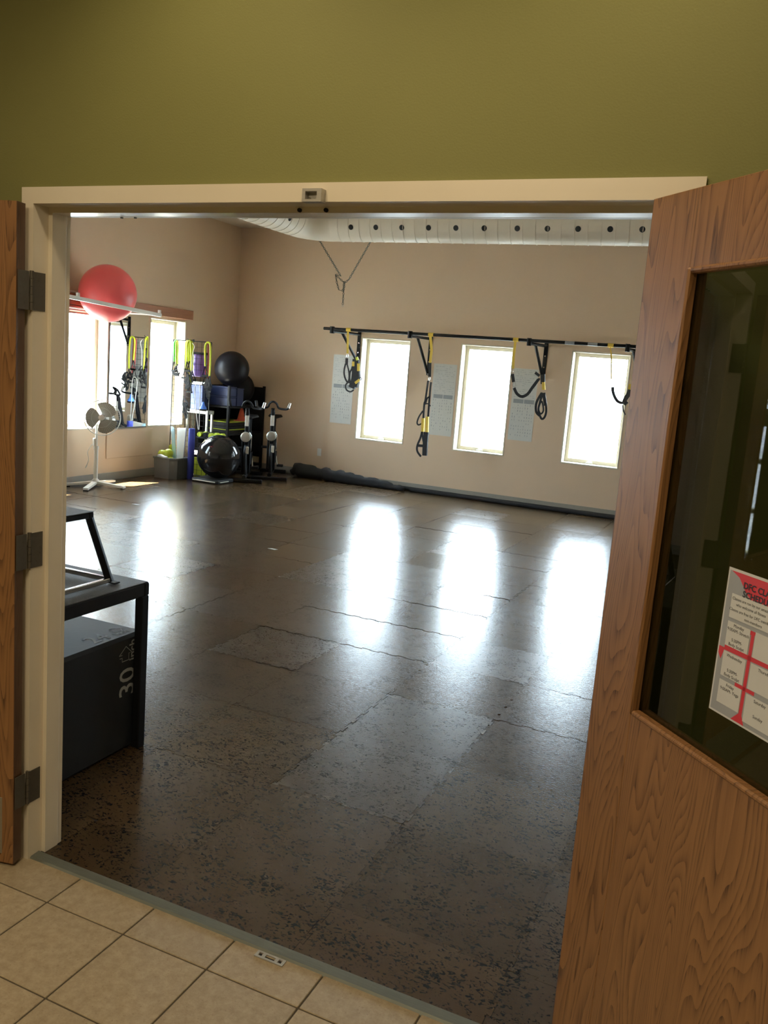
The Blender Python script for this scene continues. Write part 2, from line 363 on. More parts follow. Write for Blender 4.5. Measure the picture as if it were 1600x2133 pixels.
wall_x('wall_front', M['green'], -5.88, XR + .2, 0, ZC + .3, .004, .062, [(0 - .02, W + .02, 0, H + .02)])
wall_x('wall_front', M['beige'], -5.88, XR + .2, 0, ZC + .3, .062, YJ - .006, [(0 - .02, W + .02, 0, H + .02)])
wall_y('wall_hall_left', M['green'], HYB, .004, 0, ZH, HXL - .15, HXL, [(-2.745, -2.615, .24, 1.95)])
wall_y('wall_hall_right', M['green'], HYB, .004, 0, ZH, HXR, HXR + .15, [])
wall_x('wall_hall_back', M['green'], HXL - .15, HXR + .15, 0, ZH, HYB - .15, HYB, [])
struct(MB().box((HXL - .15, HYB - .15, ZH), (HXR + .15, .004, ZH + .1)).build('ceiling', M['ceil']))
ceil = struct(MB().box((XL - .26, .062, ZC), (XR + .2, YF + .26, ZC + .15)).build('ceiling', M['ceil']))
gr = MB().box((-60, -60, -.45), (60, 70, -.35)).build('ground', M['concrete']); struct(gr)

# ------------------------------------------------------------------ hall tile floor
T = .303; X0 = .2259; Y0 = -.1468
fl = struct(MB().box((HXL - .15, HYB - .15, -.25), (HXR + .15, .012, -.004)).build('floor', M['grout']))
def tile_mesh(x0, x1, y0, y1):
    return MB().bbox((x0, y0, -.012), (x1, y1, 0), .0018)
g2 = .0026
full = tile_mesh(g2, T - g2, g2, T - g2).mesh('tile', M['tile'])
rest = MB()
ix0 = math.ceil((HXL - X0) / T); ix1 = int((HXR - X0) / T); jy1 = int((-HYB + Y0) / T)
for i in range(ix0, ix1):
    x = X0 + i * T
    if -8 <= i < 8: tile_mesh(x + g2, x + T - g2, Y0 + g2, -.0005).build('tile', M['tile'], fl)
    else: rest.bbox((x + g2, Y0 + g2, -.012), (x + T - g2, -.0005, 0), .0018)
    for j in range(1, jy1):
        y = Y0 - j * T
        if -8 <= i < 8 and j < 8:
            o = link('tile', full, fl); o.location = (x, y, 0)
        else: rest.box((x + g2, y + g2, -.012), (x + T - g2, y + T - g2, 0))
o = rest.build('tile', M['tile'], fl); o['kind'] = 'stuff'
# metal threshold
th = MB(); prof = [(-.004, -.002), (.004, .0055), (.038, .0075), (.044, .002), (.044, -.004), (-.004, -.004)]
th.poly([(0.0, y, z) for y, z in prof], (1, 0, 0), W)
tag(th.build('threshold', M['alu']), None, None); struct(bpy.data.objects['threshold'])
bpy.data.objects['threshold'].name = 'trim_1'

# ------------------------------------------------------------------ gym rubber floor
P = .594; PX = 1.005; PY = 1.481
sub = struct(MB().box((XL - .26, .012, -.25), (XR + .2, YF + .26, -.006)).build('floor', M['subfloor']))
def tabs(L, n=5, d=.0135):
    # edge from 0 to L: list of (t, offset)
    out = [(0, 0)]; p = L / n
    for k in range(n):
        c = (k + .5) * p
        out += [(c - p * .20, 0), (c - p * .27, d), (c + p * .27, d), (c + p * .20, 0)]
    return out
GP = .0019
def rubber_tile(x0, x1, y0, y1, ox, oy):
    # outline, counter-clockwise; grid edges carry interlocking tabs (out over +x/+y, slots on -x/-y), cut edges are straight
    tx = [(ox + t, o) for t, o in tabs(P) + [(P, 0)] if x0 + .02 < ox + t < x1 - .02]; ty = [(oy + t, o) for t, o in tabs(P) + [(P, 0)] if y0 + .02 < oy + t < y1 - .02]
    on = lambda a, b_: abs(a - b_) < 1e-4
    pts = [(x0, y0)] + ([(x, y0 + o) for x, o in tx] if on(y0, oy) else []) + [(x1, y0)] + ([(x1 + o, y) for y, o in ty] if on(x1, ox + P) else [])
    pts += [(x1, y1)] + ([(x, y1 + o) for x, o in tx[::-1]] if on(y1, oy + P) else []) + [(x0, y1)] + ([(x0 + o, y) for y, o in ty[::-1]] if on(x0, ox) else [])
    k = len(pts); q = []
    for i in range(k):
        a, b_, c = V(*pts[i - 1]), V(*pts[i]), V(*pts[(i + 1) % k])
        e1 = (b_ - a).normalized(); e2 = (c - b_).normalized()
        n_ = V(-e1.y - e2.y, e1.x + e2.x); n_ = n_.normalized() if n_.length > 1e-6 else V(0, 0)
        q.append(b_ + n_ * GP)
    vs = [V(p.x, p.y, -.004) for p in q] + [V(p.x, p.y, 0) for p in q]
    return MB().add(vs, [tuple(range(k, 2 * k))] + [(i, (i + 1) % k, (i + 1) % k + k, i + k) for i in range(k)])
rt = rubber_tile(-P / 2, P / 2, -P / 2, P / 2, -P / 2, -P / 2).mesh('rubber_tile', M['rubber'])
i0 = math.floor((XL - PX) / P); i1 = math.ceil((XR - PX) / P); j0 = -3; j1 = math.ceil((YF - PY) / P)
for i in range(i0, i1):
    for j in range(j0, j1):
        xa, ya = PX + i * P, PY + j * P; xb, yb = xa + P, ya + P
        if j == j0:      # front row: cut to the wall, and running on into the doorway
            for ca, cb, cy in ((XL, .017, YJ + .001), (.017, W - .017, .0445), (W - .017, XR, YJ + .001)):
                xa2, xb2 = max(xa, ca), min(xb, cb)
                if xb2 - xa2 > .03: rubber_tile(xa2, xb2, cy, yb, xa, ya).build('rubber_tile', M['rubber'], sub)
            continue
        xa2, xb2, yb2 = max(xa, XL), min(xb, XR), min(yb, YF)
        if yb2 - ya < .03 or xb2 - xa2 < .03: continue
        if (xa2, xb2, yb2) == (xa, xb, yb):
            o = link('rubber_tile', rt, sub); o.location = ((xa + xb) / 2, (ya + yb) / 2, 0)
            o.rotation_euler = (random.gauss(0, .0018), random.gauss(0, .0018), 0); continue
        rubber_tile(xa2, xb2, ya, yb2, xa, ya).build('rubber_tile', M['rubber'], sub)
lm = M['cove']
struct(MB().bbox((XL, YF - .012, 0), (XR, YF, .105), .004).build('baseboard_back', lm))
struct(MB().bbox((XL, .2, 0), (XL + .012, YF - .012, .105), .004).build('baseboard_left', lm))

# ------------------------------------------------------------------ door frame (hollow metal)
fr = MB(); FC = .047
# section of one jamb in (inward u, y): face return at back edge, front face, rabbet, stop, rear
sec = [(-FC, .004), (-FC, -.010), (0, -.010), (0, .050), (.016, .050), (.016, .106), (.012, .112), (.012, YJ), (-FC, YJ), (-FC, YJ - .012), (-.012, YJ - .012), (-.012, .004)]
def jamb(side):
    b = MB(); n = len(sec)
    def q(u, y, z): return V(u if side < 0 else W - u, y, z)
    vs = [q(u, y, 0) for u, y in sec] + [q(u, y, H - u) for u, y in sec]
    return b.add(vs, [(i, (i + 1) % n, (i + 1) % n + n, i + n) for i in range(n)] + [tuple(range(n)), tuple(range(n, 2 * n))[::-1]])
fo = struct(jamb(-1).build('trim_2', M['cream'])); struct(jamb(1).build('trim_3', M['cream']))
n = len(sec); hd = MB(); hd.add([V(u, y, H - u) for u, y in sec] + [V(W - u, y, H - u) for u, y in sec], [(i, (i + 1) % n, (i + 1) % n + n, i + n) for i in range(n)])
head = struct(hd.build('trim_4', M['cream']))
# rear glossy strip on the head soffit and jambs
MB().bbox((.0125, .112, H - .0155), (W - .0125, YJ + .001, H - .012), .001).build('soffit_strip', M['white'], head)
# header strike box for the latch
sk = thing('latch_strike', (.962, -.010, 2.148), 'small steel latch strike box screwed to the middle of the door head', 'strike')
b = MB(); x0, x1, z0, z1 = .932, .987, 2.131, 2.163
b.box((x0, -.034, z0), (x0 + .009, -.0101, z1)); b.box((x1 - .013, -.034, z0), (x1, -.0101, z1)); b.box((x0 + .009, -.034, z1 - .007), (x1 - .013, -.0101, z1)); b.box((x0 + .009, -.034, z0), (x1 - .013, -.0101, z0 + .006)); b.box((x0 + .009, -.016, z0 + .006), (x1 - .013, -.0101, z1 - .007))
b.build('strike_housing', M['steel'], sk)
MB().cyl((.953, -.030, 2.139), (.953, -.016, 2.139), .0035, 8).build('roller', M['chrome'], sk)
for i, (u, v) in enumerate(((623, 441), (678, 442))):
    p = AY(u, v, .044)
    s_ = MB().cyl((p.x, .050, 2.1255), (p.x, .0435, 2.1255), .0055, 12).cyl((p.x, .0445, 2.1255), (p.x, .0405, 2.1255), .0042, 12).build('door_silencer', M['blackrub'])
    tag(s_, ['left', 'right'][i] + ' of the two round black rubber silencers under the latch strike', 'silencer', 'silencers on the door head')
for i, u in enumerate((252, 280)):
    p = AZ(u, 452.5, H - .016)
    s_ = MB().cyl((p.x, .120, H - .0155), (p.x, .120, H - .019), .0045, 10).build('screw', M['hinge'])
    tag(s_, ['left', 'right'][i] + ' dark screw head under the door head near the left jamb', 'screw', 'screws under the door head')

# floor strike plate
sp = thing('floor_strike', (.966, -.021, 0), 'steel floor strike plate with two screw holes set in the tiles', 'strike plate')
c = V(.967, -.0195, 0); dx = V(.0935, .0, 0) * .5
b = MB(); bb = .0135
def rect(xa, xb, ya, yb): b.box((c.x + xa, c.y + ya, .0003), (c.x + xb, c.y + yb, .0035))
rect(-.048, .048, .007, bb); rect(-.048, .048, -bb, -.006); rect(-.048, -.039, -.006, .007); rect(.039, .048, -.006, .007); rect(-.027, -.016, -.006, .007); rect(.016, .027, -.006, .007)
b.build('plate', M['steel'], sp)
for q in (-.033, .033): MB().cyl((c.x + q, c.y, .0003), (c.x + q, c.y, .0022), .0048, 12).build('screw', M['hole'], sp)
MB().box((c.x - .016, c.y - .006, .0002), (c.x + .016, c.y + .001, .0010)).build('socket', M['hole'], sp)

# ------------------------------------------------------------------ doors
def door(name, hinge, ang, width, flip):
    # local: x along leaf from hinge, y from visible face (0) backwards, z up
    root = bpy.data.objects.new(name, None); col.objects.link(root); root['kind'] = 'structure'
    root.location = hinge; root.rotation_euler = (0, 0, ang)
    s = -1 if flip else 1     # visible face toward -y*s local
    t = .044; zb, zt = .012, H - .004
    gx0, gx1, gz0, gz1 = .150, width - .150, 1.043, 1.972
    def B(mb, a, c_, r=.0015): mb.bbox((a[0], a[1] * s, a[2]), (c_[0], c_[1] * s, c_[2]), r)
    lf = MB(); B(lf, (0, 0, zb), (gx0, t, zt)); B(lf, (gx1, 0, zb), (width, t, zt)); B(lf, (gx0, 0, gz1), (gx1, t, zt)); B(lf, (gx0, 0, zb), (gx1, t, gz0))
    lf.build('leaf', M['oak'], root, False)
    ed = MB(); B(ed, (-.0012, .001, zb), (-.0001, t - .001, zt), .0001); ed.build('edge_band', M['oakdark'], root, False)
    fr_ = MB()
    for a, c_ in (((gx0 - .006, -.005, gz0 - .006), (gx0 + .006, .0185, gz1 + .006)), ((gx1 - .006, -.005, gz0 - .006), (gx1 + .006, .0185, gz1 + .006)),
                  ((gx0 + .006, -.005, gz1 - .006), (gx1 - .006, .0185, gz1 + .006)), ((gx0 + .006, -.005, gz0 - .006), (gx1 - .006, .0185, gz0 + .006))): B(fr_, a, c_, .004)
    fr_.build('glass_bead', M['oak'], root, False)
    gl = MB(); B(gl, (gx0 + .001, .019, gz0 + .001), (gx1 - .001, .025, gz1 - .001), .0005); gl.build('pane', M['doorglass'], root, False)
    return root
dR = door('door_1', (1.795, -.040, 0), math.radians(-47.55), .915, False)
dL = door('door_2', (-.004, -.070, 0), math.radians(180 + 13), .915, True)
MB().bbox((.040, .0006, .045), (.865, -.0012, .245), .0005).build('kick_plate', M['kick'], dL, False)

# hinges
for k, (za, zb_) in enumerate(((1.735, 1.855), (.93, 1.045), (.23, .345))):
    hz = AX(60, {0: 605, 1: 1148, 2: 1640}[k], 0).z
    za, zb_ = hz - .057, hz + .057
    h = thing('hinge', (-.003, -.012, hz), ['top', 'middle', 'bottom'][k] + ' dull steel hinge between the left door leaf and the jamb', 'hinge', group='left door hinges')
    MB().bbox((.0001, -.0115, za), (.0025, .038, zb_), .0004).build('leaf_plate', M['hinge'], h)
    MB().bbox((-.0022, -.066, za), (.0002, -.024, zb_), .0004).build('leaf_plate', M['hinge'], h)
    kn = MB()
    for q in range(5): kn.cyl((-.001, -.013, za + .0235 * q), (-.001, -.013, za + .0235 * q + .0225), .0065, 10)
    kn.build('knuckle', M['hinge'], h)
    for (yy, zz) in ((.014, .03), (.029, .055), (.029, .075), (.014, .1)): MB().cyl((.0024, yy, za + zz - .01), (.0032, yy, za + zz - .01), .0035, 8).build('screw', M['hinge'], h)
    for (yy, zz) in ((-.038, .03), (-.055, .055), (-.055, .075), (-.038, .1)): MB().cyl((.0001, yy, za + zz - .01), (.0009, yy, za + zz - .01), .0035, 8).build('screw', M['hinge'], h)

# schedule poster taped on the right door's glass
DX = V(math.cos(math.radians(-47.55)), math.sin(math.radians(-47.55)), 0); DN = V(DX.y, -DX.x, 0)     # DN points to the viewer
DO = V(1.795, -.040, 0)
def onglass(s, z, off=0): return DO + DX * s + V(0, 0, z) - DN * (.019 - off)
po = thing('class_schedule', onglass(.468, 1.139, .001), 'red and grey class schedule sheet taped to the right door glass', 'poster')
S0, S1, Z0, Z1 = .362, .578, 1.139, 1.419
def quad(s0, s1, z0, z1, off, name, m, th=.0003):
    return MB().poly([onglass(s0, z0, off), onglass(s1, z0, off), onglass(s1, z1, off), onglass(s0, z1, off)], DN, th).build(name, m, po)
def qpoly(pts, off, name, m): return MB().poly([onglass(S0 + a, Z1 - b_, off) for a, b_ in pts], DN, .0002).build(name, m, po)
quad(S0, S1, Z0, Z1, .001, 'sheet', M['paper'])
quad(S0 + .004, S1 - .003, Z0 + .004, Z1 - .005, .0014, 'print_ground', M['silverprint'])
qpoly([(.008, .005), (.208, .005), (.208, .062), (.085, .062), (.05, .035), (.03, .014)], .0017, 'red_banner', M['redprint'])
qpoly([(.004, .152), (.018, .152), (.018, .146), (.205, .146), (.205, .153), (.018, .156), (.012, .176), (.004, .166)], .0017, 'red_stripe', M['redprint'])
qpoly([(.064, .100), (.105, .100), (.105, .106), (.088, .106), (.086, .260), (.094, .276), (.060, .276), (.078, .258), (.080, .108), (.066, .106)], .0017, 'red_stripe', M['redprint'])
qpoly([(.058, .206), (.108, .206), (.108, .213), (.058, .213)], .0017, 'red_stripe', M['redprint'])
for (a, b_, c_, d_) in ((.018, .200, .046, .092), (.018, .077, .099, .146), (.018, .077, .157, .205), (.018, .077, .213, .258), (.090, .200, .099, .146), (.090, .200, .157, .205), (.090, .200, .215, .268)):
    quad(S0 + a, S0 + b_, Z1 - d_, Z1 - c_, .0020, 'white_panel', M['paper'])
def ptxt(s, size, a, b_, m='ink', bold=0, al='CENTER'):
    text(s, size, frame_mat(onglass(S0 + a, Z1 - b_, .0024), DX, (0, 0, 1)), M[m], po, ext=.0001, align=al, bold=bold)
ptxt('DFC CLASS', .0165, .0845, .030, bold=.0004); ptxt('SCHEDULE', .0165, .0845, .046, bold=.0004)
ptxt('Classes are run by our amazing', .0078, .070, .057); ptxt('who welcome all fitness', .0078, .070, .067)
ptxt('Classes are free for DFC members', .0078, .072, .078); ptxt('non-members', .0078, .080, .088)
for a, b_, lines in ((.0475, .107, ('Monday', '9:00AM- Stretch', '', '5:30PM-', 'Body Sculpt')), (.0475, .166, ('Wednesday', '', '', '5:30PM-', 'Body Sculpt')), (.0475, .222, ('Friday', '9:00AM- Yoga')), (.125, .166, ('Thursday',)), (.125, .224, ('Saturday', '', '', 'Sunday'))):
    for k, s_ in enumerate(lines):
        if s_: ptxt(s_, .0085, a, b_ + k * .0092)

# ------------------------------------------------------------------ windows
def window_x(k, xa, xb):
    wd = bpy.data.objects.new('window_%d' % k, None); col.objects.link(wd); wd['kind'] = 'structure'; wd.location = (xa, YF, FZ[0])
    za, zb = FZ; j = MB()       # jamb liner
    y0, y1 = YF - .004, YF + .25
    j.bbox((xa, y0, za), (xa + .018, y1, zb), .003); j.bbox((xb - .018, y0, za), (xb, y1, zb), .003)
    j.bbox((xa + .018, y0, zb - .018), (xb - .018, y1, zb), .003); j.bbox((xa + .018, y0, za), (xb - .018, y1, za + .018), .003)
    j.build('jamb_liner', M['winframe'], wd)
    s = MB(); a, b_ = xa + .018, xb - .018; c_, d_ = za + .018, zb - .018; w_ = .05
    s.bbox((a, YF + .165, c_), (a + w_, YF + .215, d_), .004); s.bbox((b_ - w_, YF + .165, c_), (b_, YF + .215, d_), .004)
    s.bbox((a + w_, YF + .165, d_ - w_), (b_ - w_, YF + .215, d_), .004); s.bbox((a + w_, YF + .165, c_), (b_ - w_, YF + .215, c_ + w_), .004)
    s.build('sash', M['winframe'], wd)
    MB().box((a + w_, YF + .188, c_ + w_), (b_ - w_, YF + .192, d_ - w_)).build('pane', M['glass'], wd)
    cr = MB(); cx = xa + .36
    cr.bbox((cx - .045, YF + .135, c_), (cx + .045, YF + .165, c_ + .022), .004); cr.tube([(cx - .02, YF + .15, c_ + .022), (cx - .015, YF + .13, c_ + .032), (cx + .04, YF + .125, c_ + .03)], .006, 8)
    cr.build('crank_handle', M['white'], wd)
def window_y(k, ya, yb):
    wd = bpy.data.objects.new('window_%d' % k, None); col.objects.link(wd); wd['kind'] = 'structure'; wd.location = (XL, ya, LZ[0])
    za, zb = LZ; j = MB(); x0, x1 = XL + .004, XL - .25
    j.bbox((x1, ya, za), (x0, ya + .018, zb), .003); j.bbox((x1, yb - .018, za), (x0, yb, zb), .003)
    j.bbox((x1, ya + .018, zb - .018), (x0, yb - .018, zb), .003); j.bbox((x1, ya + .018, za), (x0, yb - .018, za + .018), .003)
    j.build('jamb_liner', M['winframe'], wd)
    s = MB(); a, b_ = ya + .018, yb - .018; c_, d_ = za + .018, zb - .018; w_ = .05; p, q = XL - .215, XL - .165
    s.bbox((p, a, c_), (q, a + w_, d_), .004); s.bbox((p, b_ - w_, c_), (q, b_, d_), .004)
    s.bbox((p, a + w_, d_ - w_), (q, b_ - w_, d_), .004); s.bbox((p, a + w_, c_), (q, b_ - w_, c_ + w_), .004)
    s.build('sash', M['winframe'], wd)
    MB().box((XL - .192, a + w_, c_ + w_), (XL - .188, b_ - w_, d_ - w_)).build('pane', M['glass'], wd)
for k, (a, b_) in enumerate(FW): window_x(k + 1, a, b_)
for k, (a, b_) in enumerate(LW[::-1]): window_y(k + 5, a, b_)
# hall window (seen only mirrored in the door glass)
hw = bpy.data.objects.new('window_9', None); col.objects.link(hw); hw['kind'] = 'structure'; hw.location = (HXL, -2.67, .24)
b = MB()
for zz in (.62, 1.10, 1.46): b.bbox((HXL - .1, -2.742, zz), (HXL - .04, -2.618, zz + .05 + (.12 if zz > 1.4 else 0)), .003)
for y0_ in (-2.744, -2.624): b.bbox((HXL - .11, y0_, .245), (HXL - .03, y0_ + .008, 1.945), .002)
b.build('sash', M['winframe'], hw)
MB().box((HXL - .075, -2.735, .25), (HXL - .070, -2.625, 1.94)).build('pane', M['glass'], hw)
for (a, b_, axis) in [(a, b_, 'x') for a, b_ in FW] + [(a, b_, 'y') for a, b_ in LW]:
    z = (FZ if axis == 'x' else LZ)
    if axis == 'x':
        p = light('window_portal', 'AREA', ((a + b_) / 2, YF + .25, sum(z) / 2), 1, (1, 1, 1), (-PI / 2, 0, 0), shape='RECTANGLE', size=b_ - a, size_y=z[1] - z[0])
    else:
        p = light('window_portal', 'AREA', (XL - .25, (a + b_) / 2, sum(z) / 2), 1, (1, 1, 1), (PI / 2, 0, -PI / 2), shape='RECTANGLE', size=b_ - a, size_y=z[1] - z[0])
    p.data.cycles.is_portal = True
p = light('window_portal', 'AREA', (HXL - .14, -2.67, 1.1), 1, (1, 1, 1), (PI / 2, 0, -PI / 2), shape='RECTANGLE', size=.13, size_y=1.7); p.data.cycles.is_portal = True

# valance board along the left wall and raised blind slats
va = MB().bbox((XL + .001, 4.0, 2.185), (XL + .062, 8.30, 2.315), .004).build('window_valance', M['valance'])
tag(va, 'long brown wooden valance board above the left wall windows', 'valance')
for k, (ya, yb) in enumerate(((5.80, 6.72), (4.23, 5.15))):
    bl = thing('raised_blind', (XL + .03, (ya + yb) / 2, 2.18), ['raised wooden blind with stacked slats over the window behind the fan', 'raised wooden blind hidden behind the left door jamb'][k], 'blind')
    for q in range(3): MB().bbox((XL + .006, ya + .08, 2.154 - q * .035), (XL + .052, yb - .08, 2.172 - q * .035), .003).build('slat', M['valance'], bl)

# wall mirror, access panel, outlet
mi = thing('wall_mirror', (XL, 7.02, .685), 'frameless wall mirror between the two left wall windows', 'mirror')
MB().box((XL + .001, 6.672, .69), (XL + .006, 7.405, 2.165)).build('mirror_glass', M['mirror'], mi)
b = MB(); b.box((XL + .001, 6.662, .684), (XL + .009, 6.672, 2.17)); b.box((XL + .001, 6.662, .676), (XL + .012, 7.41, .69))
b.build('edge_channel', M['hinge'], mi)
ap = thing('access_panel', (XL, 7.1, .285), 'flat beige painted access panel on the left wall below the mirror', 'panel')
MB().bbox((XL + .001, 6.645, .288), (XL + .013, 7.56, .662), .004).build('panel_board', M['beige'], ap)
ou = thing('wall_outlet', (-4.086, YF, .385), 'white electrical outlet low on the back wall beside the left window', 'outlet')
MB().bbox((-4.121, YF - .007, .328), (-4.051, YF - .0005, .442), .003).build('cover_plate', M['white'], ou)
for zz in (.36, .41): MB().bbox((-4.101, YF - .009, zz - .014), (-4.071, YF - .0065, zz + .014), .002).build('socket', M['white'], ou)

# wall charts
for k, (xa, xb, za, zb, lab) in enumerate(((-3.945, -3.590, .856, 1.868, 'tall laminated exercise chart left of the first back wall window'),
                                      (-2.340, -1.993, .838, 1.845, 'tall printed exercise chart between the first and second back wall windows'),
                                      (-1.168, -.830, .888, 1.862, 'tall printed exercise chart between the second and third back wall windows'))):
    c_ = thing('exercise_chart', ((xa + xb) / 2, YF, za), lab, 'chart', group='exercise charts on the back wall')
    MB().box((xa, YF - .003, za), (xb, YF - .0008, zb)).build('sheet', M['paper'], c_)
    b = MB(); zm = za + (zb - za) * .52
    for q in range(2): b.box((xa + .03 + q * .15, YF - .0036, zm), (xa + .17 + q * .15, YF - .0031, zm + .055))
    b.build('grey_heading', M['greyink'], c_)
    b = MB(); rnd = random.Random(k)
    for r_ in range(11):
        zz = zm - .035 - r_ * .041
        for q in range(9):
            if rnd.random() < .62:
                x = xa + .03 + q * .034; h_ = rnd.uniform(.012, .026)
                b.box((x, YF - .0035, zz), (x + rnd.uniform(.004, .009), YF - .0031, zz + h_))
    for r_ in range(15):
        zz = zm + .08 + r_ * .026; x = xa + .03
        while x < xb - .04:
            l_ = rnd.uniform(.01, .05)
            if rnd.random() < .6: b.box((x, YF - .0035, zz), (min(x + l_, xb - .02), YF - .0031, zz + .004))
            x += l_ + .012
    o = b.build('print', M['greyink'], c_); o['kind'] = 'stuff'

# ------------------------------------------------------------------ round duct
DY, DZ, DR = 8.0, 3.462, .203
du = thing('air_duct', (-1, DY, ZC), 'large white spiral air duct with round outlet holes under the ceiling', 'duct')
EX = -3.27; ER = .37
path = [(XR - .01, DY, DZ), (EX + .0, DY, DZ)]
MB().tube([(XR - .01, DY, DZ), (EX, DY, DZ)], DR, 40).build('straight_run', M['duct'], du)
el = [(EX - ER * math.sin(t), DY - ER * (1 - math.cos(t)), DZ) for t in [PI / 2 * k / 5 for k in range(6)]]
MB().tube([(EX + .002, DY, DZ)] + el[1:], DR + .001, 40).build('elbow', M['duct'], du)
MB().tube([el[-1], (EX - ER, 3.0, DZ)], DR, 40).build('straight_run', M['duct'], du)
pitch = .148; sx = EX + .12; nn = int((XR - .1 - sx) / pitch)
me = None
for k in range(nn):
    x = sx + k * pitch
    if me is None:
        me = MB().tube([(0, (DR + .0015) * math.cos(a), (DR + .0015) * math.sin(a)) for a in [2 * PI * q / 40 for q in range(40)]], .0048, 4, closed=True).mesh('seam', M['duct'])
    o = link('seam', me, du); o.matrix_basis = wm(du).inverted() @ Matrix.Translation((x, DY, DZ)) @ Matrix.Rotation(.10, 4, 'Z'); o.matrix_parent_inverse = Matrix.Identity(4)
for k in range(9):
    o = link('seam', me, du); o.matrix_basis = wm(du).inverted() @ Matrix.Translation((EX - ER, DY - ER - .10 - k * pitch, DZ)) @ Matrix.Rotation(PI / 2 + .1, 4, 'Z'); o.matrix_parent_inverse = Matrix.Identity(4)
hu = [730, 782, 836, 892, 949, 1008, 1077, 1140, 1204, 1271, 1338]
xs = [AY(u, 477, DY - DR).x for u in hu]; xs += [xs[-1] + .345 * q for q in range(1, 9)]
ha = math.radians(-17)
for x in xs:
    if x > XR - .2: break
    n_ = V(0, -math.cos(ha), math.sin(ha)); c_ = V(x, DY, DZ) + n_ * DR
    MB().cyl(c_ - n_ * .01, c_ + n_ * .0022, .032, 20).build('outlet_hole', M['hole'], du)
for yy in (7.2, 6.6):
    n_ = V(1, 0, -.35).normalized(); c_ = V(EX - ER, yy, DZ) + n_ * DR
    MB().cyl(c_ - n_ * .01, c_ + n_ * .0022, .032, 20).build('outlet_hole', M['hole'], du)

# ceiling diffuser near the corner
dv = thing('ceiling_diffuser', (-4.6, 8.75, ZC), 'square white ceiling diffuser near the back left corner', 'vent')
MB().bbox((-4.9, 8.45, ZC - .012), (-4.3, 9.05, ZC - .0005), .004).build('diffuser_frame', M['white'], dv)
for q in range(3): MB().bbox((-4.82 + q * .07, 8.53 + q * .07, ZC - .02 - q * .004), (-4.38 - q * .07, 8.97 - q * .07, ZC - .0125 - q * .004), .003).build('diffuser_vane', M['white'], dv)

# ------------------------------------------------------------------ hanging chain
def chain(mb, a, b, L=.036, r=.0042, w_=.011):
    a, b = Vector(a), Vector(b); d = b - a; k = max(1, int(d.length / (L * .78))); t = d.normalized()
    s1 = t.cross(V(0, 1, 0)).normalized(); s2 = t.cross(s1).normalized()
    for i in range(k):
        c_ = a + d * ((i + .5) / k); s_ = s1 if i % 2 else s2
        mb.tube([c_ + t * (math.cos(q) * L / 2) + s_ * (math.sin(q) * w_) for q in [2 * PI * z / 8 for z in range(8)]], r, 4, closed=True)
ch = thing('hanging_chain', (-3.33, 8.4, ZC), 'steel chain looped from the ceiling behind the duct with a knotted tail', 'chain')
c1, c2, c3 = AY(710, 575, 8.4), AY(727, 582, 8.4), AY(714, 635, 8.4)
tl, tr = AY(668, 505, 8.4), AY(771, 505, 8.4)
for a_, b_ in ((tl, c1), (tr, c2)):
    d = (a_ - b_); top = b_ + d * ((ZC - b_.z) / d.z)
    m_ = MB(); chain(m_, top, b_); m_.build('chain_leg', M['alu'], ch)
m_ = MB()
K = [AY(u, v, 8.4) for u, v in ((699, 572), (702, 590), (706, 604), (716, 606))]
for a_, b_ in zip(K, K[1:]): chain(m_, a_, b_, r=.004)
chain(m_, K[0], AY(716, 588, 8.4), r=.004); chain(m_, c1, K[0], r=.004)
chain(m_, c2, AY(717, 590, 8.4), r=.004); chain(m_, AY(717, 586, 8.39), AY(715, 606, 8.39), r=.005); chain(m_, AY(718, 588, 8.41), AY(716, 606, 8.41), r=.005); chain(m_, AY(716, 604, 8.4), c3, r=.0045)
m_.build('chain_knot', M['hinge'], ch)
MB().tube([c3 + V(.012 * math.sin(a), 0, -.012 - .014 * math.cos(a)) for a in [2 * PI * q / 10 for q in range(10)]], .003, 5, closed=True).build('end_hook', M['steel'], ch)

# ------------------------------------------------------------------ suspension bar with brackets
YB = 8.954; ZB = 2.215
br = thing('suspension_bar', (-1.6, YB, ZB), 'long black steel bar on wall brackets above the back windows', 'bar')
MB().tube([(-3.845, YB, 2.212), (3.4, YB, 2.222)], .021, 14).build('bar', M['black'], br)
def bracket(u0, u1, vtop, vbot):
    a = AY(u0, 690, YB); b_ = AY(u1, vtop, YF - .01); c_ = AY(u1 - 4, vbot, YF - .01)
    m_ = MB(); A = V(a.x, YB, ZB - .035); Bt = V(b_.x, YF - .01, ZB - .035)
    m_.tube([A, Bt], .026, 4); m_.tube([V(a.x, YB, ZB + .03), V(a.x, YB, ZB - .065)], .035, 4)
    m_.tube([A.lerp(Bt, .35), V(b_.x, YF - .03, c_.z + .03)], .020, 4)
    o = m_.build('bracket_arm', M['black'], br)
    m2 = MB().bbox((b_.x - .027, YF - .012, c_.z), (b_.x + .027, YF - .0008, ZB + .02), .002); m2.build('bracket_plate', M['black'], o)
    m3_ = MB()
    for q in range(4): zz = ZB - .02 - q * (ZB - c_.z - .04) / 3; m3_.cyl((b_.x, YF - .012, zz), (b_.x, YF - .016, zz), .009, 10)
    m3_.build('bolt', M['chrome'], o)
for (u0, u1, vt, vb) in ((692, 749, 694, 757), (855, 898, 705, 782), (1105, 1138, 722, 792), (1312, 1340, 735, 800)): bracket(u0, u1, vt, vb)
for u in (1187, 1235):
    p = AY(u, 718, YB); MB().cyl((p.x - .06, YB, ZB + .0005), (p.x + .06, YB, ZB + .0005), .0225, 14).build('grey_tape', M['greyink'], br)

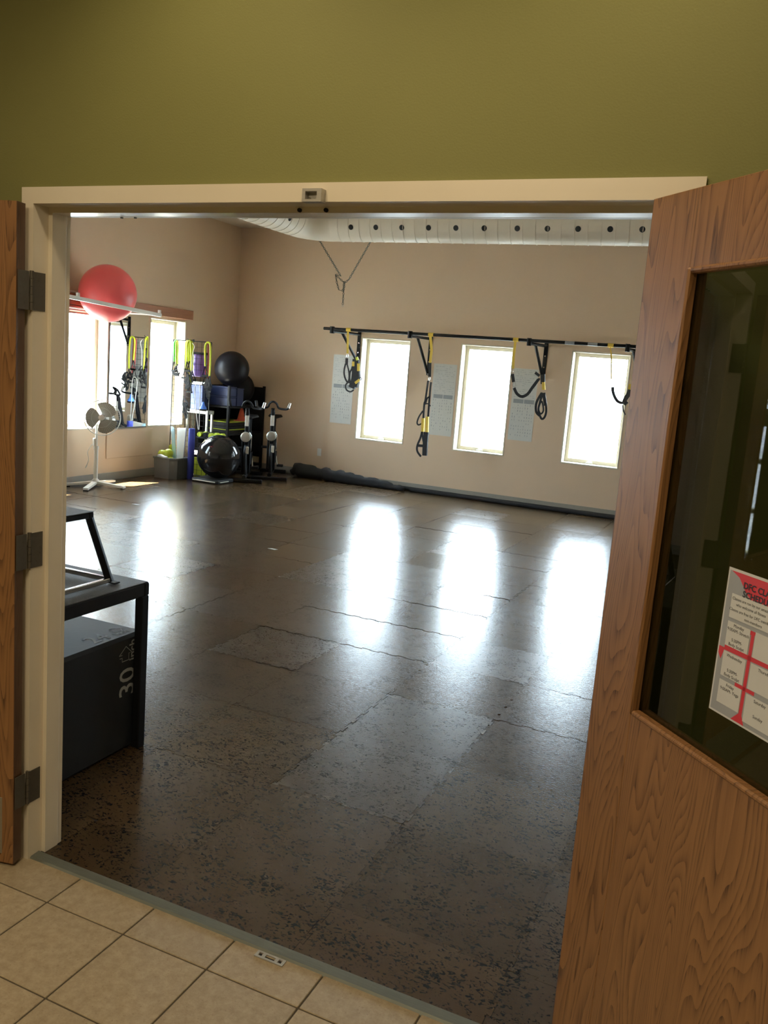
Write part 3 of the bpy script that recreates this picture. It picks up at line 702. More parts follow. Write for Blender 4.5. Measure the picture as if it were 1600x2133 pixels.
YT = YB - .026
def A_(pts, y=None): return [AY(u, v, YT if y is None else y) for u, v in pts]
def trainer(label, xa):
    return thing('suspension_trainer', (xa, YB, ZB), label, 'trainer', group='suspension trainers on the bar')
def wrap(root, u, m='yellow'):
    p = AY(u, 700, YB); zz = ZB
    MB().cyl((p.x - .035, YB, zz), (p.x + .035, YB, zz), .027, 12).build('bar_loop', M[m], root); return V(p.x, YT, zz - .02)
def ribbon(root, name, pts, w_, m, sm=True, y=None, th=.005, closed=False):
    q = A_(pts, y); q = smooth_curve(q, 5, closed) if sm else q
    return MB().strap(q, w_ * (1.55 if w_ < .03 else 1.1), th, (0, 1, 0), closed).build(name, M[m], root)
def ringo(root, u, v, rx, rz, m='chrome', r=.004, name='carabiner', y=None):
    c_ = AY(u, v, YT if y is None else y)
    MB().tube([c_ + V(rx * math.cos(a), 0, rz * math.sin(a)) for a in [2 * PI * q / 14 for q in range(14)]], r, 6, closed=True).build(name, M[m], root)
# 1
t1 = trainer('first yellow and black suspension trainer from the left, bundled beside the first window', AY(726, 690, YB).x)
p = wrap(t1, 726)
MB().strap([p, AY(724, 737, YT)], .030, .005).build('anchor_strap', M['yellow'], t1)
ringo(t1, 723.5, 741, .016, .030)
ribbon(t1, 'strap', ((722.5, 746), (722, 760)), .028, 'blackfab')
ribbon(t1, 'strap', ((720, 758), (717, 772), (718, 784), (723, 795), (730, 797)), .016, 'blackfab')
ribbon(t1, 'strap', ((723, 758), (727, 775), (727, 790), (724, 797), (720, 803), (722, 812), (730, 816), (737, 812)), .014, 'blackfab', y=YT - .01)
ribbon(t1, 'strap', ((737, 754), (733, 768), (729, 777), (729, 795), (735, 805)), .016, 'blackfab', y=YT - .02)
ribbon(t1, 'bundle', ((742, 748), (741, 765), (739, 790), (733, 808)), .085, 'blackfab', th=.04)
ribbon(t1, 'bundle', ((746, 758), (746, 775), (746, 790), (741, 806)), .045, 'blackfab', th=.05, y=YT - .03)
ribbon(t1, 'handle', ((743, 744), (745, 750)), .032, 'neon', False, y=YT - .05, th=.02)
ribbon(t1, 'handle', ((747, 757), (747, 773)), .034, 'yellow', False, y=YT - .07, th=.02)
ribbon(t1, 'handle', ((736, 753), (736, 763)), .022, 'yellow', False, y=YT - .05, th=.01)
ribbon(t1, 'handle', ((749, 791), (740, 798)), .022, 'yellow', False, y=YT - .07, th=.01)
ringo(t1, 751, 789, .018, .018, 'blackrub', .006, 'foot_loop', YT - .05)
# 2
t2 = trainer('second suspension trainer, hanging full length between the first and second windows', AY(898, 698, YB).x)
p = wrap(t2, 898)
MB().strap([p, AY(899, 730, YT), AY(896, 756, YT)], .036, .005).build('anchor_strap', M['yellow'], t2)
ribbon(t2, 'strap', ((896, 755), (895, 785)), .036, 'blackfab', False)
ringo(t2, 894.5, 789, .012, .026)
ribbon(t2, 'strap', ((892, 793), (889, 815), (886, 835), (884, 842), (882, 872)), .018, 'blackfab')
ribbon(t2, 'strap', ((898, 796), (896, 815), (894, 840), (892, 868)), .018, 'blackfab')
ribbon(t2, 'cross_strap', ((885, 842), (892, 841), (897, 846)), .010, 'blackfab', y=YT - .02)
ribbon(t2, 'cross_strap', ((887, 841), (890, 830), (895, 826)), .012, 'blackfab', y=YT - .01)
ribbon(t2, 'foot_loop', ((881, 856), (873, 868), (869, 880), (872, 885), (879, 882)), .014, 'blackfab')
for u, v0, v1 in ((880.5, 871, 899), (889.5, 868, 900)): ribbon(t2, 'handle', ((u + 1, v0), (u, v1)), .034, 'yellow', False, th=.03)
ribbon(t2, 'foot_cradle', ((879.5, 898), (876, 912), (869.5, 928), (869.5, 940), (877, 951)), .018, 'blackfab')
ribbon(t2, 'foot_cradle', ((879.5, 898), (881, 915), (884, 928)), .014, 'blackfab')
ribbon(t2, 'foot_cradle', ((870, 928), (884, 929)), .024, 'blackfab', False)
ribbon(t2, 'foot_cradle', ((888, 900), (886, 925), (885, 949)), .060, 'blackfab', th=.03)
# 3
t3 = trainer('third suspension trainer, its black strap swooping to a coil right of the second window', AY(1076, 712, YB).x)
p = wrap(t3, 1076)
MB().strap([p, AY(1070, 745, YT), AY(1069, 768, YT)], .032, .005).build('anchor_strap', M['yellow'], t3)
ringo(t3, 1067, 773, .016, .030)
ribbon(t3, 'strap', ((1067.5, 779), (1070, 796)), .026, 'blackfab', False)
ringo(t3, 1071, 801, .018, .034, 'steel', .004, 'buckle')
ribbon(t3, 'strap', ((1071, 808), (1077, 820), (1087, 826), (1099, 821), (1110, 806), (1122, 790)), .024, 'blackfab')
ribbon(t3, 'strap', ((1072, 812), (1080, 823), (1090, 827), (1102, 817), (1114, 803), (1124, 788)), .016, 'blackfab', y=YT - .02)
ribbon(t3, 'pad', ((1115, 776), (1124, 783)), .030, 'blackfab', False, y=YT - .01, th=.01)
ribbon(t3, 'bundle', ((1131, 780), (1131, 800)), .050, 'blackfab', False, th=.03)
ribbon(t3, 'handle', ((1132, 796), (1133, 812)), .034, 'yellow', False, y=YT - .02, th=.02)
ribbon(t3, 'strap', ((1129, 818), (1118, 838), (1117, 857), (1124, 866)), .020, 'blackfab')
ribbon(t3, 'strap', ((1131, 818), (1125, 838), (1122, 855), (1128, 872), (1135, 868), (1138, 852), (1134, 818)), .018, 'blackfab', y=YT - .01)
ribbon(t3, 'coil', ((1128, 836), (1122, 850), (1126, 862), (1132, 856), (1131, 843)), .014, 'blackfab', y=YT - .02, closed=True)
ribbon(t3, 'handle', ((1133, 822), (1137, 845)), .036, 'blackfab', y=YT - .02, th=.02)
# 4
t4 = trainer('fourth suspension trainer, hanging over the third window next to the open door', AY(1275, 724, YB).x)
p = wrap(t4, 1275)
MB().strap([p, AY(1274, 745, YT), AY(1273.5, 790, YT)], .016, .005).build('anchor_strap', M['yellow'], t4)
ringo(t4, 1274.5, 799, .012, .024)
ribbon(t4, 'strap', ((1276, 806), (1278, 820), (1285, 834), (1294, 839), (1304, 838)), .034, 'blackfab')
ribbon(t4, 'bundle', ((1313, 812), (1309, 822), (1301, 835), (1306, 842)), .045, 'blackfab', th=.03)
ribbon(t4, 'handle', ((1312, 800), (1311, 812)), .018, 'yellow', False, th=.01)
ribbon(t4, 'foot_loop', ((1297, 843), (1299, 856), (1303, 864)), .010, 'blackfab')

# ------------------------------------------------------------------ ropes and roll along the back wall
def rope_pts(x0, x1, y, r, amp, seed, st=.12):
    rnd = random.Random(seed); out = []; x = x0
    while x < x1: out.append((x, y + rnd.uniform(-amp, amp), r + rnd.uniform(0, .003))); x += st
    return smooth_curve(out, 3)
for k, (yy, r_) in enumerate(((YF - .045, .026), (YF - .108, .026))):
    o = MB().tube(rope_pts(-3.2 if k == 0 else -2.5, 3.4, yy, r_, .004, k), r_, 8).build('battle_rope', M['blackfab'])
    tag(o, ['black battle rope lying against the back baseboard', 'black battle rope lying on the floor in front of another rope along the back wall'][k], 'rope', 'battle ropes along the back wall')
pts = []; rr = []; rnd = random.Random(3)
for k in range(24):
    t = k / 23; x = -4.42 + t * 1.85; r_ = .085 * (1 - t) ** .6 + .022 + rnd.uniform(-.012, .012) * (1 if k > 3 else .2)
    if k == 0: r_ = .05
    pts.append((x, YF - .21 + .02 * t, r_ + .001)); rr.append(r_)
o = MB().tube(smooth_curve(pts, 2), [rr[min(23, i // 2)] for i in range(47)], 12).build('cloth_roll', M['blackfab'])
tag(o, 'lumpy black rolled cloth cover tapering off along the back wall', 'roll')

# ------------------------------------------------------------------ ball on the wall rack
rk = thing('ball_rack', (XL, 6.1, 2.2), 'white wall mounted ball rack rail holding the red ball', 'rack')
MB().add([V(x, y, z) for y, z in ((5.2, 2.205), (6.785, 2.135)) for x, z in ((-5.0, z), (-4.965, z), (-4.965, z + .042), (-5.0, z + .042))], [(0, 1, 2, 3), (4, 7, 6, 5), (0, 4, 5, 1), (1, 5, 6, 2), (2, 6, 7, 3), (3, 7, 4, 0)]).build('rail', M['white'], rk); MB().bbox((-5.665, 5.2, 2.322), (-5.635, 6.775, 2.347), .004).build('rail', M['white'], rk)
for yy in (5.38, 6.76):
    b = MB(); zr = 2.205 - .0442 * (yy - 5.2); b.bbox((-5.0, yy - .014, zr + .042), (-4.965, yy + .014, zr + .082), .003)
    b.bbox((XL + .063, yy - .010, zr + .01), (-5.0, yy + .010, zr + .03), .003); b.build('bracket_arm', M['white'], rk)
pb = thing('exercise_ball', (-5.285, 6.18, 2.01), 'big coral red exercise ball sitting on the white wall rack', 'ball')
MB().ball((-5.285, 6.18, 2.345), .334, 48, 32).build('ball_skin', M['pink'], pb)
MB().cyl((-5.285, 6.18, 2.675), (-5.285, 6.18, 2.683), .012, 12).build('valve_plug', M['white'], pb)

# ------------------------------------------------------------------ pedestal fan
FB = V(-5.45, 6.22, 0)
fa = thing('pedestal_fan', FB, 'white pedestal fan with grey blades on a cross base by the left wall', 'fan')
for k, e in enumerate((V(-5.248, 5.834, 0), V(-5.06, 6.30, 0), V(-5.50, 6.60, 0), V(-5.645, 5.93, 0))):
    d = (e - FB).normalized(); L_ = (e - FB).length; s_ = d.cross(V(0, 0, 1)) * .030
    a0 = FB + V(0, 0, .035); b = MB()
    b.add([a0 + s_, a0 - s_, a0 - s_ + V(0, 0, .03), a0 + s_ + V(0, 0, .03), e + s_ + V(0, 0, .012), e - s_ + V(0, 0, .012), e - s_ + V(0, 0, .038), e + s_ + V(0, 0, .038)],
          [(0, 1, 2, 3), (4, 7, 6, 5), (0, 4, 5, 1), (3, 2, 6, 7), (0, 3, 7, 4), (1, 5, 6, 2)])
    l_ = b.build('base_leg', M['white'], fa)
    MB().bbox((-.02, -.03, 0), (.02, .03, .0125), .003, Matrix.Translation(e - d * .02) @ Matrix.Rotation(math.atan2(d.y, d.x), 4, 'Z')).build('rubber_foot', M['blackrub'], l_)
MB().lathe([(.05, .03), (.045, .075), (.028, .09), (.022, .12)], FB, 20).build('base_hub', M['white'], fa)
b = MB().cyl(FB + V(0, 0, .08), FB + V(0, 0, .50), .026, 16).cyl(FB + V(0, 0, .46), FB + V(0, 0, .50), .032, 16).cyl(FB + V(0, 0, .50), FB + V(0, 0, .78), .015, 12); b.build('pole', M['white'], fa)
MB().bbox(FB + V(-.04, -.03, .50), FB + V(.0, .03, .60), .01).build('control_box', M['white'], fa)
b = MB().tube(smooth_curve([FB + V(-.04, -.03, .52), FB + V(-.09, -.05, .42), FB + V(-.06, -.06, .33), FB + V(-.11, -.06, .22), FB + V(-.10, -.04, .25)], 5), .004, 6); b.build('power_cord', M['white'], fa)
HD = AY(213, 873, 6.2); hc = V(HD.x, 6.2, .86)
fd = V(.55, -.80, .10).normalized()         # fan faces
Mf = Matrix.Translation(hc) @ fd.to_track_quat('Z', 'Y').to_matrix().to_4x4()
def TF(mb): mb.v = [tuple(Mf @ Vector(p)) for p in mb.v]; return mb
TF(MB().lathe([(.02, -.17), (.055, -.16), (.065, -.11), (.06, -.05), (.03, -.02)], n=24)).build('motor_housing', M['white'], fa)
MB().cyl(hc - fd * .08 - V(0, 0, .13), hc - fd * .09, .02, 12).build('neck', M['white'], fa)
cg = MB(); R_ = .215
for z_, r_ in ((0, R_), (.012, R_)): cg.tube([(r_ * math.cos(a), r_ * math.sin(a), z_ - .006) for a in [2 * PI * q / 48 for q in range(48)]], .0055, 6, closed=True)
cg.tube([(R_ * .55 * math.cos(a), R_ * .55 * math.sin(a), .062) for a in [2 * PI * q / 32 for q in range(32)]], .0012, 4, closed=True)
for q in range(48):
    a = 2 * PI * q / 48; ca, sa = math.cos(a), math.sin(a)
    cg.tube([(R_ * ca, R_ * sa, 0), (R_ * .9 * ca, R_ * .9 * sa, .035), (R_ * .55 * ca, R_ * .55 * sa, .062), (.035 * ca, .035 * sa, .068)], .0008, 3)
    if q % 2: cg.tube([(R_ * ca, R_ * sa, 0), (R_ * .9 * ca, R_ * .9 * sa, -.04), (.055 * ca, .055 * sa, -.07)], .0009, 3)
TF(cg).build('cage', M['white'], fa)
TF(MB().lathe([(.004, .074), (.035, .072), (.037, .064)], n=20)).build('cage_badge', M['white'], fa)
TF(MB().lathe([(.001, .046), (.03, .042), (.042, .03), (.044, -.02)], n=24)).build('hub', M['fanblade'], fa)
lv = (Mf.to_3x3().transposed() @ Vector((-.908, -.411, -.05))); FA = math.atan2(lv.y, lv.x) - .2
for q in range(3):
    a0 = 2 * PI * q / 3 + FA; b = MB(); nr, na = 5, 7; vs = []
    for i in range(nr):
        r_ = .035 + (.198 - .035) * i / (nr - 1); hw_ = .78 + .08 * math.sin(PI * i / (nr - 1))
        for j in range(na):
            t = j / (na - 1) * 2 - 1; an = a0 + t * hw_ + .25 * (r_ / .185); rr_ = r_ if i < nr - 1 else r_ * (1 - .10 * t * t)
            vs.append((rr_ * math.cos(an), rr_ * math.sin(an), .012 - .026 * t))
    k_ = len(vs); fs = []
    for i in range(nr - 1):
        for j in range(na - 1):
            p_ = (i * na + j, i * na + j + 1, (i + 1) * na + j + 1, (i + 1) * na + j); fs.append(p_); fs.append(tuple(x + k_ for x in p_[::-1]))
    vs2 = [(x, y, z - .002) for x, y, z in vs]
    TF(b.add(vs + vs2, fs, True)).build('blade', M['fanblade'], fa)

# ------------------------------------------------------------------ wire grid panel with tubes
GY = 7.9; GX0, GX1 = -5.64, -5.0; GZ0, GZ1 = .03, 1.885
gp = thing('wire_grid', ((GX0 + GX1) / 2, GY, 0), 'tall black wire grid panel standing out from the left wall', 'grid')
b = MB()
for x in (GX0, GX1): b.tube([(x, GY, GZ0), (x, GY, GZ1)], .007, 6)
for z in (GZ0, GZ1): b.tube([(GX0, GY, z), (GX1, GY, z)], .006, 6)
b.build('frame', M['black'], gp)
b = MB()
for k in range(1, 8): x = GX0 + (GX1 - GX0) * k / 8; b.tube([(x, GY, GZ0), (x, GY, GZ1)], .0024, 4)
b.build('upright_wires', M['black'], gp)['kind'] = 'stuff'
b = MB()
for k in range(1, 24): z = GZ0 + (GZ1 - GZ0) * k / 24; b.tube([(GX0, GY, z), (GX1, GY, z)], .0024, 4)
b.build('cross_wires', M['black'], gp)['kind'] = 'stuff'
for x in (GX0, GX1): MB().bbox((x - .02, GY - .06, 0), (x + .02, GY + .06, .03), .004).build('foot_bar', M['black'], gp)
def G(u, v, dy=.05): return AY(u, v, GY - dy)
def hook(root, u, v):
    p = G(u, v, .0); MB().tube([(p.x, GY - .004, p.z), (p.x, GY - .12, p.z), (p.x, GY - .125, p.z + .02)], .004, 6).build('hook', M['black'], root)
def tubeset(label, u, v, wpx, lens, m, hand=True, dy=.05, rad=.012):
    # a loop of tubing slung over a hook, two black handles dangling
    root = thing('resistance_tube', G(u, v, dy), label, 'exercise band', group='resistance tubes on the grid panel')
    h = wpx / 2
    pts = [G(u - h, v + lens[0], dy), G(u - h * 1.05, v + lens[0] * .5, dy), G(u - h * .9, v + 6, dy), G(u, v, dy), G(u + h * .9, v + 5, dy), G(u + h * 1.0, v + lens[1] * .5, dy), G(u + h * .6, v + lens[1], dy)]
    MB().tube(smooth_curve(pts, 5), rad, 8).build('tube', M[m], root)
    if hand:
        for q, (uu, vv) in enumerate(((u - h, v + lens[0]), (u + h * .6, v + lens[1]))):
            a = G(uu, vv, dy); s_ = .045; dn = .13; tw = random.uniform(-.02, .02)
            t_ = [a, a + V(-s_ + tw, 0, -dn), a + V(s_ + tw, 0, -dn)]
            hb = MB().tube([t_[0], t_[1]], .0065, 5).tube([t_[0], t_[2]], .0065, 5).build('handle_strap', M['blackfab'], root)
            MB().tube([t_[1], t_[2]], .014, 8).build('grip', M['blackrub'], root)
    return root
tubeset('bright green exercise tube doubled over a hook at the window side of the grid', 366, 709, 6, (44, 50), 'lime')
tubeset('pale yellow green thin tube beside the bright green one on the grid', 369, 710, 4, (52, 48), 'neon', dy=.07, rad=.008)
tubeset('leftmost neon yellow tube in the thick cluster at the middle of the grid', 390, 710, 6, (58, 66), 'neon')
tubeset('middle neon yellow tube in the thick cluster on the grid', 394, 709, 8, (44, 88), 'neon', dy=.08)
tubeset('rightmost neon yellow tube in the thick cluster on the grid', 398, 712, 7, (40, 60), 'neon', dy=.065)
tubeset('neon yellow tube hanging alone at the right edge of the grid', 433, 713, 11, (50, 70), 'neon', rad=.013)
tubeset('dark red tube behind the lone yellow tube at the right grid edge', 431, 716, 6, (66, 76), 'red', dy=.03, rad=.008)
def looprope(label, pts, m, r=.005, name='jump_rope'):
    o = MB().tube(smooth_curve([G(u, v, .10) for u, v in pts], 6), r, 6).build(name, M[m]); return tag(o, label, 'rope', 'ropes hanging on the grid panel')
looprope('thin white jump rope hanging in a long narrow loop low on the grid', ((413, 895), (409, 860), (406, 810), (411, 799), (417, 806), (416, 850), (415, 895)), 'white')
looprope('white cord curling around the top of the yellow tube cluster', ((400, 714), (405, 722), (401, 738), (399, 765), (398, 790)), 'white')
# black strap tangles
def tangle(label, cx, cy, w_, h_, n_, seed):
    root = thing('strap_tangle', G(cx, cy, .1), label, 'straps', group='tangled black straps on the grid panel'); rnd = random.Random(seed)
    for q in range(n_):
        u0, v0 = cx + rnd.uniform(-w_, w_) * .6, cy - h_ + rnd.uniform(0, h_ * .8)
        L_ = rnd.uniform(10, 26); pts = [(u0, v0), (u0 + rnd.uniform(-4, 4), v0 + L_ * .4), (u0 + rnd.uniform(-6, 6), v0 + L_), (u0 + rnd.uniform(-3, 7), v0 + L_ * .7)]
        MB().strap(smooth_curve([G(u, v, .06 + .006 * q) for u, v in pts], 4, q % 2 == 0), rnd.uniform(.014, .026), .004, (0, 1, 0), q % 2 == 0).build('strap', M['blackfab'], root)
    return root
tangle('big tangle of black handle straps under the yellow tube cluster', 395, 800, 9, 30, 12, 1)
tangle('lower tangle of black straps hanging beside the window edge', 386, 850, 7, 20, 8, 2)
tangle('tangle of black straps at the right edge of the grid', 434, 815, 7, 28, 11, 4)
# black / hook extras, blue band
hk = thing('grid_hook', G(403, 709, 0), 'black hook clipped at the top of the grid panel', 'hook'); hook(hk, 403, 709)
MB().bbox(G(403, 709, .004) - V(.015, .0, .03), G(403, 709, .004) + V(.015, .006, .015), .003).build('hook_plate', M['black'], hk)
bb_ = thing('blue_bell', G(423, 842, .05), 'bright blue rubber handle bell hanging low on the grid', 'handle')
MB().lathe([(.004, .10), (.015, .085), (.022, .05), (.045, .02), (.05, 0)], G(423, 852, .07), 20).build('bell', M['brightblue'], bb_)
MB().tube([G(423, 852, .07) + V(-.055, 0, -.012), G(423, 852, .07) + V(.055, 0, -.012)], .016, 10).build('grip', M['blackrub'], bb_)
# purple bag behind the grid
pg = thing('purple_mat_bag', (-5.2, GY + .1, 1.45), 'shiny purple folded mat bag hanging behind the grid panel', 'bag')
a, c_ = AY(400, 737, GY + .06), AY(424, 786, GY + .06)
b = MB(); nx, nz = 6, 9; rnd = random.Random(5); vs = []
for side in (0, 1):
    for i in range(nz + 1):
        for j in range(nx + 1):
            x = a.x + (c_.x - a.x) * j / nx; z = c_.z + (a.z - c_.z) * i / nz
            vs.append((x, GY + .05 + side * .10 + (rnd.uniform(-.012, .012) if 0 < j < nx else (.03 if side == 0 else -.03)), z))
fs = []; K_ = (nx + 1) * (nz + 1)
for s_ in (0, 1):
    for i in range(nz):
        for j in range(nx):
            q = [i * (nx + 1) + j, i * (nx + 1) + j + 1, (i + 1) * (nx + 1) + j + 1, (i + 1) * (nx + 1) + j]; fs.append([s_ * K_ + t for t in (q if s_ else q[::-1])])
ring = [j for j in range(nx + 1)] + [i * (nx + 1) + nx for i in range(1, nz + 1)] + [nz * (nx + 1) + j for j in range(nx - 1, -1, -1)] + [i * (nx + 1) for i in range(nz - 1, 0, -1)]
for i in range(len(ring)): q, r_ = ring[i], ring[(i + 1) % len(ring)]; fs.append([q, r_, r_ + K_, q + K_])
b.add(vs, fs, True); b.build('bag_body', M['purple'], pg)
MB().bbox((a.x, GY + .045, a.z - .005), (c_.x, GY + .16, a.z + .03), .008).build('bag_top', M['blackfab'], pg)

# silver cart behind the grid with a tote on it
ct = thing('metal_cart', (-5.25, 8.2, 0), 'silver metal frame cart standing behind the grid panel', 'cart')
p0, p1 = AY(391, 852, 8.28), AY(432, 856, 8.28); cx0, cx1 = p0.x, p1.x; cz = p1.z
b = MB()
for x in (cx0, cx1):
    for y in (8.28, 8.40): b.bbox((x - .017, y - .017, 0), (x + .017, y + .017, cz), .003)
b.build('cart_leg', M['steel'], ct)
for zz in (cz, .32): MB().bbox((cx0 - .02, 8.26, zz - .05), (cx1 + .02, 8.42, zz), .004).build('cart_shelf', M['steel'], ct)
to = thing('storage_tote', (-5.25, 8.3, cz), 'blue storage tote with a white lid on the silver cart', 'tote')
q0, q1 = AY(397, 794, 8.27), AY(424, 848, 8.27)
MB().bbox((q0.x, 8.28, cz + .001), (q1.x - .03, 8.41, q0.z - .04), .01).build('tote_body', M['blue'], to)
MB().bbox((q0.x - .012, 8.267, q0.z - .04), (q1.x + .0, 8.42, q0.z), .008).build('tote_lid', M['white'], to)

# grey bin with contents
bn = thing('floor_bin', (-5.38, 7.62, 0), 'grey plastic bin on the floor in front of the grid panel', 'bin')
A0, A1, A2 = V(-5.50, 7.40, 0), V(-5.215, 7.56, 0), V(-5.30, 7.82, 0)
quadb = [V(-5.53, 7.42, 0), V(-5.27, 7.42, 0), V(-5.185, 7.50, 0), V(-5.185, 7.80, 0), V(-5.53, 7.80, 0)]
cen = V(-5.40, 7.62, 0); bh = .285
def ringp(s, z): return [cen + (p - cen) * s + V(0, 0, z) for p in quadb]
b = MB(); rg = [ringp(.93, 0), ringp(1.0, bh), ringp(.955, bh), ringp(.90, .02)]; k = 5; vs = sum(rg, []); fs = [tuple(range(5))[::-1]]
for i in range(3): fs += [(i * k + j, i * k + (j + 1) % k, (i + 1) * k + (j + 1) % k, (i + 1) * k + j) for j in range(k)]
fs.append(tuple(range(15, 20))); b.add(vs, fs); b.build('bin_body', M['tote'], bn)
b = MB(); rg = [ringp(1.0, bh - .02), ringp(1.045, bh - .015), ringp(1.045, bh + .006), ringp(.95, bh + .006)]; vs = sum(rg, []); fs = []
for i in range(4): fs += [(i * k + j, i * k + (j + 1) % k, ((i + 1) % 4) * k + (j + 1) % k, ((i + 1) % 4) * k + j) for j in range(k)]
b.add(vs, fs).build('bin_rim', M['tote'], bn)
# foam roller, towel, balls in/around the bin
fo_ = thing('foam_roller', (-5.10, 7.72, 0), 'tall navy blue foam roller standing between the bin and the black ball', 'roller')
MB().lathe([(.040, 0), (.045, .006), (.045, .694), (.040, .70)], (-5.135, 7.72, 0), 20).build('foam_body', M['navy'], fo_)
tw = thing('white_board', (-5.25, 7.62, .1), 'bright white folded board leaning inside the grey bin', 'board')
MB().poly([(-5.36, 7.70, .06), (-5.235, 7.66, .06), (-5.215, 7.69, .70), (-5.40, 7.74, .68)], (0, 1, .1), .02).build('panel', M['paper'], tw)
tl_ = thing('pale_blue_towel', (-5.45, 7.7, .2), 'pale blue towel strip hanging beside the white board in the bin', 'towel')
MB().strap(smooth_curve([(-5.47, 7.70, .67), (-5.42, 7.67, .66), (-5.40, 7.66, .55), (-5.385, 7.66, .42), (-5.37, 7.66, .30), (-5.37, 7.66, .2)], 4), .055, .012).build('cloth', M['sky'], tl_)
for k, (x, y, z, r_) in enumerate(((-5.50, 7.56, .315, .062), (-5.385, 7.55, .335, .066), (-5.33, 7.53, .245, .055))):
    o = MB().ball((x, y, z), r_, 20, 12).build('small_ball', M['limeplastic'])
    tag(o, ['leftmost small lime ball heaped in the grey bin', 'largest lime ball on top of the heap in the grey bin', 'small lime ball low at the right side of the grey bin'][k], 'ball', 'lime balls in the grey bin')
o = MB().tube(smooth_curve([(-5.49, 7.47, .29), (-5.44, 7.46, .30), (-5.38, 7.45, .285), (-5.33, 7.46, .28)], 4), [.02] + [.028] * 11 + [.02], 8).build('white_cloth', M['paper'])
tag(o, 'crumpled white cloth over the front rim of the grey bin', 'cloth')
o = MB().ball((-5.61, 7.92, .37), .055, 18, 12).build('small_ball', M['limeplastic']); tag(o, 'lime ball resting against the left wall behind the bin', 'ball')

# dumbbell rack behind the shiny ball
dr = thing('dumbbell_rack', (-5.0, 8.1, 0), 'black dumbbell stand crowded with weights behind the shiny ball', 'rack')
b = MB(); b.bbox((-5.30, 8.02, 0), (-4.90, 8.24, .03), .004); b.bbox((-5.13, 8.10, .03), (-5.07, 8.16, .54), .004)
for zz in (.22, .38, .54): b.bbox((-5.29, 8.03, zz), (-4.91, 8.23, zz + .02), .004)
b.build('stand', M['black'], dr)
for k, (x, zz, yl) in enumerate(((-5.24, .56, 1), (-5.145, .56, 0), (-5.05, .56, 1), (-4.955, .56, 1), (-5.24, .40, 0), (-5.14, .40, 0), (-5.04, .40, 0), (-5.24, .24, 0), (-5.14, .24, 0))):
    d_ = thing('dumbbell', (x, 8.13, zz), ['lime tipped dumbbell at the left end of the top tier', 'all black dumbbell on the top tier of the stand', 'lime tipped dumbbell third along the top tier', 'lime tipped dumbbell at the right end of the top tier'][k] if k < 4 else ['leftmost black dumbbell on the middle tier of the stand', 'middle black dumbbell on the middle tier of the stand', 'rightmost black dumbbell on the middle tier of the stand', 'left black dumbbell on the lowest tier of the stand', 'right black dumbbell on the lowest tier of the stand'][k - 4], 'dumbbell', group='dumbbells on the stand')
    r_ = .036; zz += r_ + .0005
    MB().cyl((x, 8.05, zz), (x, 8.21, zz), .014, 10).build('handle', M['chrome'], d_)
    for y0 in (8.03, 8.165): MB().cyl((x, y0, zz), (x, y0 + .06, zz), r_, 8).build('weight_head', M['limeplastic' if yl else 'black'], d_)

# lime ball + shiny ball on low base
st = thing('aerobic_platform', (-4.75, 7.9, 0), 'low black platform with silver edge strips under the shiny black ball', 'platform')
MB().bbox((-4.995, 7.56, 0.002), (-4.555, 7.93, .055), .012).build('platform_body', M['blackrub'], st)
MB().bbox((-4.97, 7.548, .022), (-4.60, 7.559, .036), .002).build('edge_strip', M['steel'], st)
MB().bbox((-4.554, 7.60, .022), (-4.545, 7.80, .034), .002).build('edge_strip', M['steel'], st)
sb = thing('exercise_ball', (-4.77, 7.80, .055), 'shiny black exercise ball on the low platform before the bikes', 'ball')
MB().ball((-4.725, 7.80, .352), .297, 48, 33, 1, ribs=1).build('ball_skin', M['slick'], sb)
ly = thing('lime_cushion', (-5.0, 7.99, 0), 'lime wedge cushion tucked behind the shiny black ball', 'cushion')
MB().poly([V(p.x, 7.965, max(.002, p.z)) for p in (AY(403, 1003, 7.965), AY(436, 1003, 7.965), AY(428, 985, 7.965), AY(415, 966, 7.965), AY(412, 954, 7.965), AY(404, 952, 7.965))], (0, 1, 0), .03).build('wedge', M['limeplastic'], ly)

# ------------------------------------------------------------------ black storage rack in the corner with balls, bins, cone
sr = thing('storage_rack', (-5.36, 8.95, 0), 'tall black shelving rack in the back left corner', 'rack')
RX0, RX1, RY0, RY1 = -5.64, -5.10, 8.52, 9.46
for x in (RX0, RX1):
    for y in (RY0, RY1): MB().bbox((x - .018, y - .018, 0), (x + .018, y + .018, 1.30), .003).build('post', M['black'], sr)
for zz in (.10, .60, 1.0): MB().bbox((RX0, RY0, zz - .03), (RX1, RY1, zz), .004).build('shelf', M['black'], sr)
MB().bbox((RX0, RY1 + .002, .2), (RX1, RY1 + .012, 1.28), .003).build('back_sheet', M['black'], sr)
b1 = thing('exercise_ball', (-5.3, 8.9, 1.3), 'dull black exercise ball perched on top of the corner shelving rack', 'ball')
MB().ball((-5.215, 8.73, 1.54), .255, 40, 26, ribs=1).build('ball_skin', M['mattball'], b1)
b2 = thing('exercise_ball', (-5.2, 9.18, 1.0), 'second black exercise ball, lower behind the blue boxes on the corner rack', 'ball')
MB().ball((-5.40, 9.20, 1.246), .245, 36, 24, ribs=1).build('ball_skin', M['mattball'], b2)
